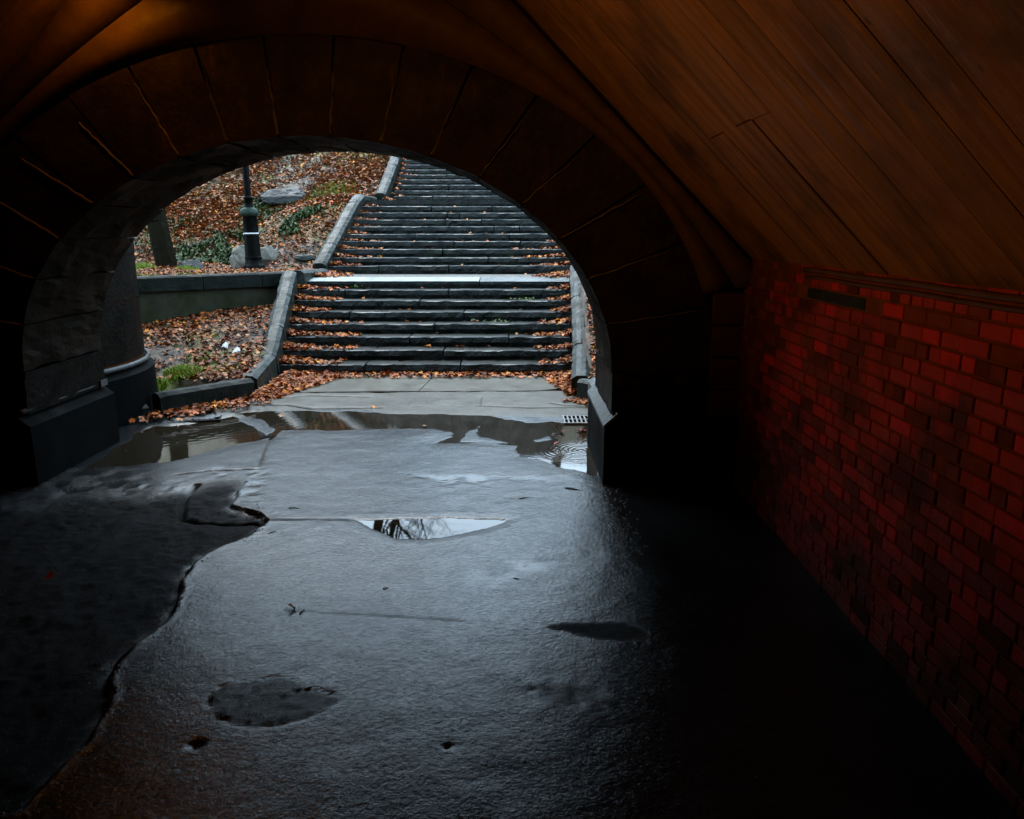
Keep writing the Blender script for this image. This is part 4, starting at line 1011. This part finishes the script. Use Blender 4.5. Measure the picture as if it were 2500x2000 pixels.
for (cx, cy, rx, ry, n) in ((-7.1, 19.3, 1.1, 1.1, 3400), (-6.6, 21.8, .8, .8, 1200), (-5.05, 19.2, .55, .7, 1700), (-6.4, 18.6, .5, .4, 900), (-8.5, 20, 1, 1, 600)):
    a = rng.uniform(0, 6.28, n); q = np.sqrt(rng.uniform(0, 1, n)); x = cx + q * rx * np.cos(a); y = cy + q * ry * np.sin(a); k = vnoise(x, y, 3, 61) > -.35
    IV.append(np.stack([x, y, T(x, y) + rng.uniform(.02, .20, n) * (1 - q * .6)], 1)[k])
o = leaves_mesh('ivy', np.concatenate(IV), .034, .7, np.array([.5, .3, .2]), pal=np.array([(.02, .045, .016), (.035, .07, .02), (.012, .03, .012)])); tag(o, 'low dark ivy on the bank behind the lamp post', kind='stuff')
# a few weeds at the foot of the stairs
WD = []
for (cx, cy, z, r, n) in ((.55, 11.75, .01, .16, 60), (-2.9, 14.78, 1.14, .06, 20), (1.05, 10.1, .01, .1, 50), (.2, 14.0, .98, .15, 30), (-.3, 13.3, .66, .3, 30)):
    WD.append(np.stack([rng.normal(cx, r, n), rng.normal(cy, r * .3, n), z + rng.uniform(0, .03, n)], 1))
o = leaves_mesh('weeds', np.concatenate(WD), .018, .6, np.array([.6, .4]), pal=np.array([(.04, .10, .02), (.06, .13, .03)])); tag(o, 'small green weeds in the joints of the steps', kind='stuff')
# bare sapling in front of the outcrop
sap = thing('bare_sapling', 'thin leafless sapling in front of the grey bedrock', 'sapling', (-4.95, 20.6, ground(-4.95, 20.6)))
for (dx, dz, l) in ((-.5, 1.0, 1), (.45, 1.1, 1), (-.1, 1.5, 1), (.8, .6, 1)):
    v, f = tube([(-4.95 + dx * t, 20.6 + .1 * t, ground(-4.95, 20.6) + dz * t) for t in (0, .3, .6, 1)], [.012, .010, .007, .004], 5); pmesh('stem', v, f, M['twig'], sap)

# ================================================================== LAMPS in the tunnel (out of view above)
em = bpy.data.materials.new('sodium_bulb'); em.use_nodes = True; b = em.node_tree.nodes['Principled BSDF']; b.inputs['Emission Color'].default_value = (1, .36, .06, 1); b.inputs['Emission Strength'].default_value = 3
def lamp_fixture(label, loc, power, color, spot=None, target=None, size=.05):
    t = thing('tunnel_lamp', label, 'lamp', loc, 'sodium lamps in the tunnel')
    v, f = lathe([(0, .10), (.09, .10), (.12, .04), (.12, .0), (.11, .0), (.08, .085), (0, .085)], 16); me = bpy.data.meshes.new('hood'); me.from_pydata(v, [], f); me.update(); link('hood', me, M['iron'], t)
    bm = bmesh.new(); bmesh.ops.create_icosphere(bm, subdivisions=2, radius=.03); me = bpy.data.meshes.new('bulb'); bm.to_mesh(me); bm.free(); bu = link('bulb', me, em, t); bu.location = (0, 0, .04)
    ld = bpy.data.lights.new('lamp_light', 'SPOT' if spot else 'POINT'); lo = bpy.data.objects.new('lamp_light', ld); col.objects.link(lo); lo.parent = t
    ld.energy = power; ld.color = color; ld.shadow_soft_size = size
    lo.location = (0, 0, -.03)
    if target is not None:
        d = (Vector(target) - Vector(loc)).normalized(); t.rotation_euler = (-d).to_track_quat('Z', 'Y').to_euler()
    if spot: ld.spot_size = spot; ld.spot_blend = 1.0
    return t
lamp_fixture('hooded orange floodlight high on the left wall, aimed across the tunnel', (-4.6, 2.8, 2.5), 140, (1, .37, .02), R(64), (.9, 4.0, 3.55))
lamp_fixture('orange lamp on the left ceiling boards close to the arch', (-3.05, 6.15, 4.08), 7, (1, .31, .01), R(165), (-3.0, 6.8, 1.0), size=.10)
lamp_fixture('added weak orange fill lamp under the ceiling crown, aimed at the arch ring', (-1.5, 2.6, 4.6), 46, (1, .36, .02), R(62), (-.9, 6.6, 2.3), size=.08)  # unseen fill light, added to lift the dark arch ring
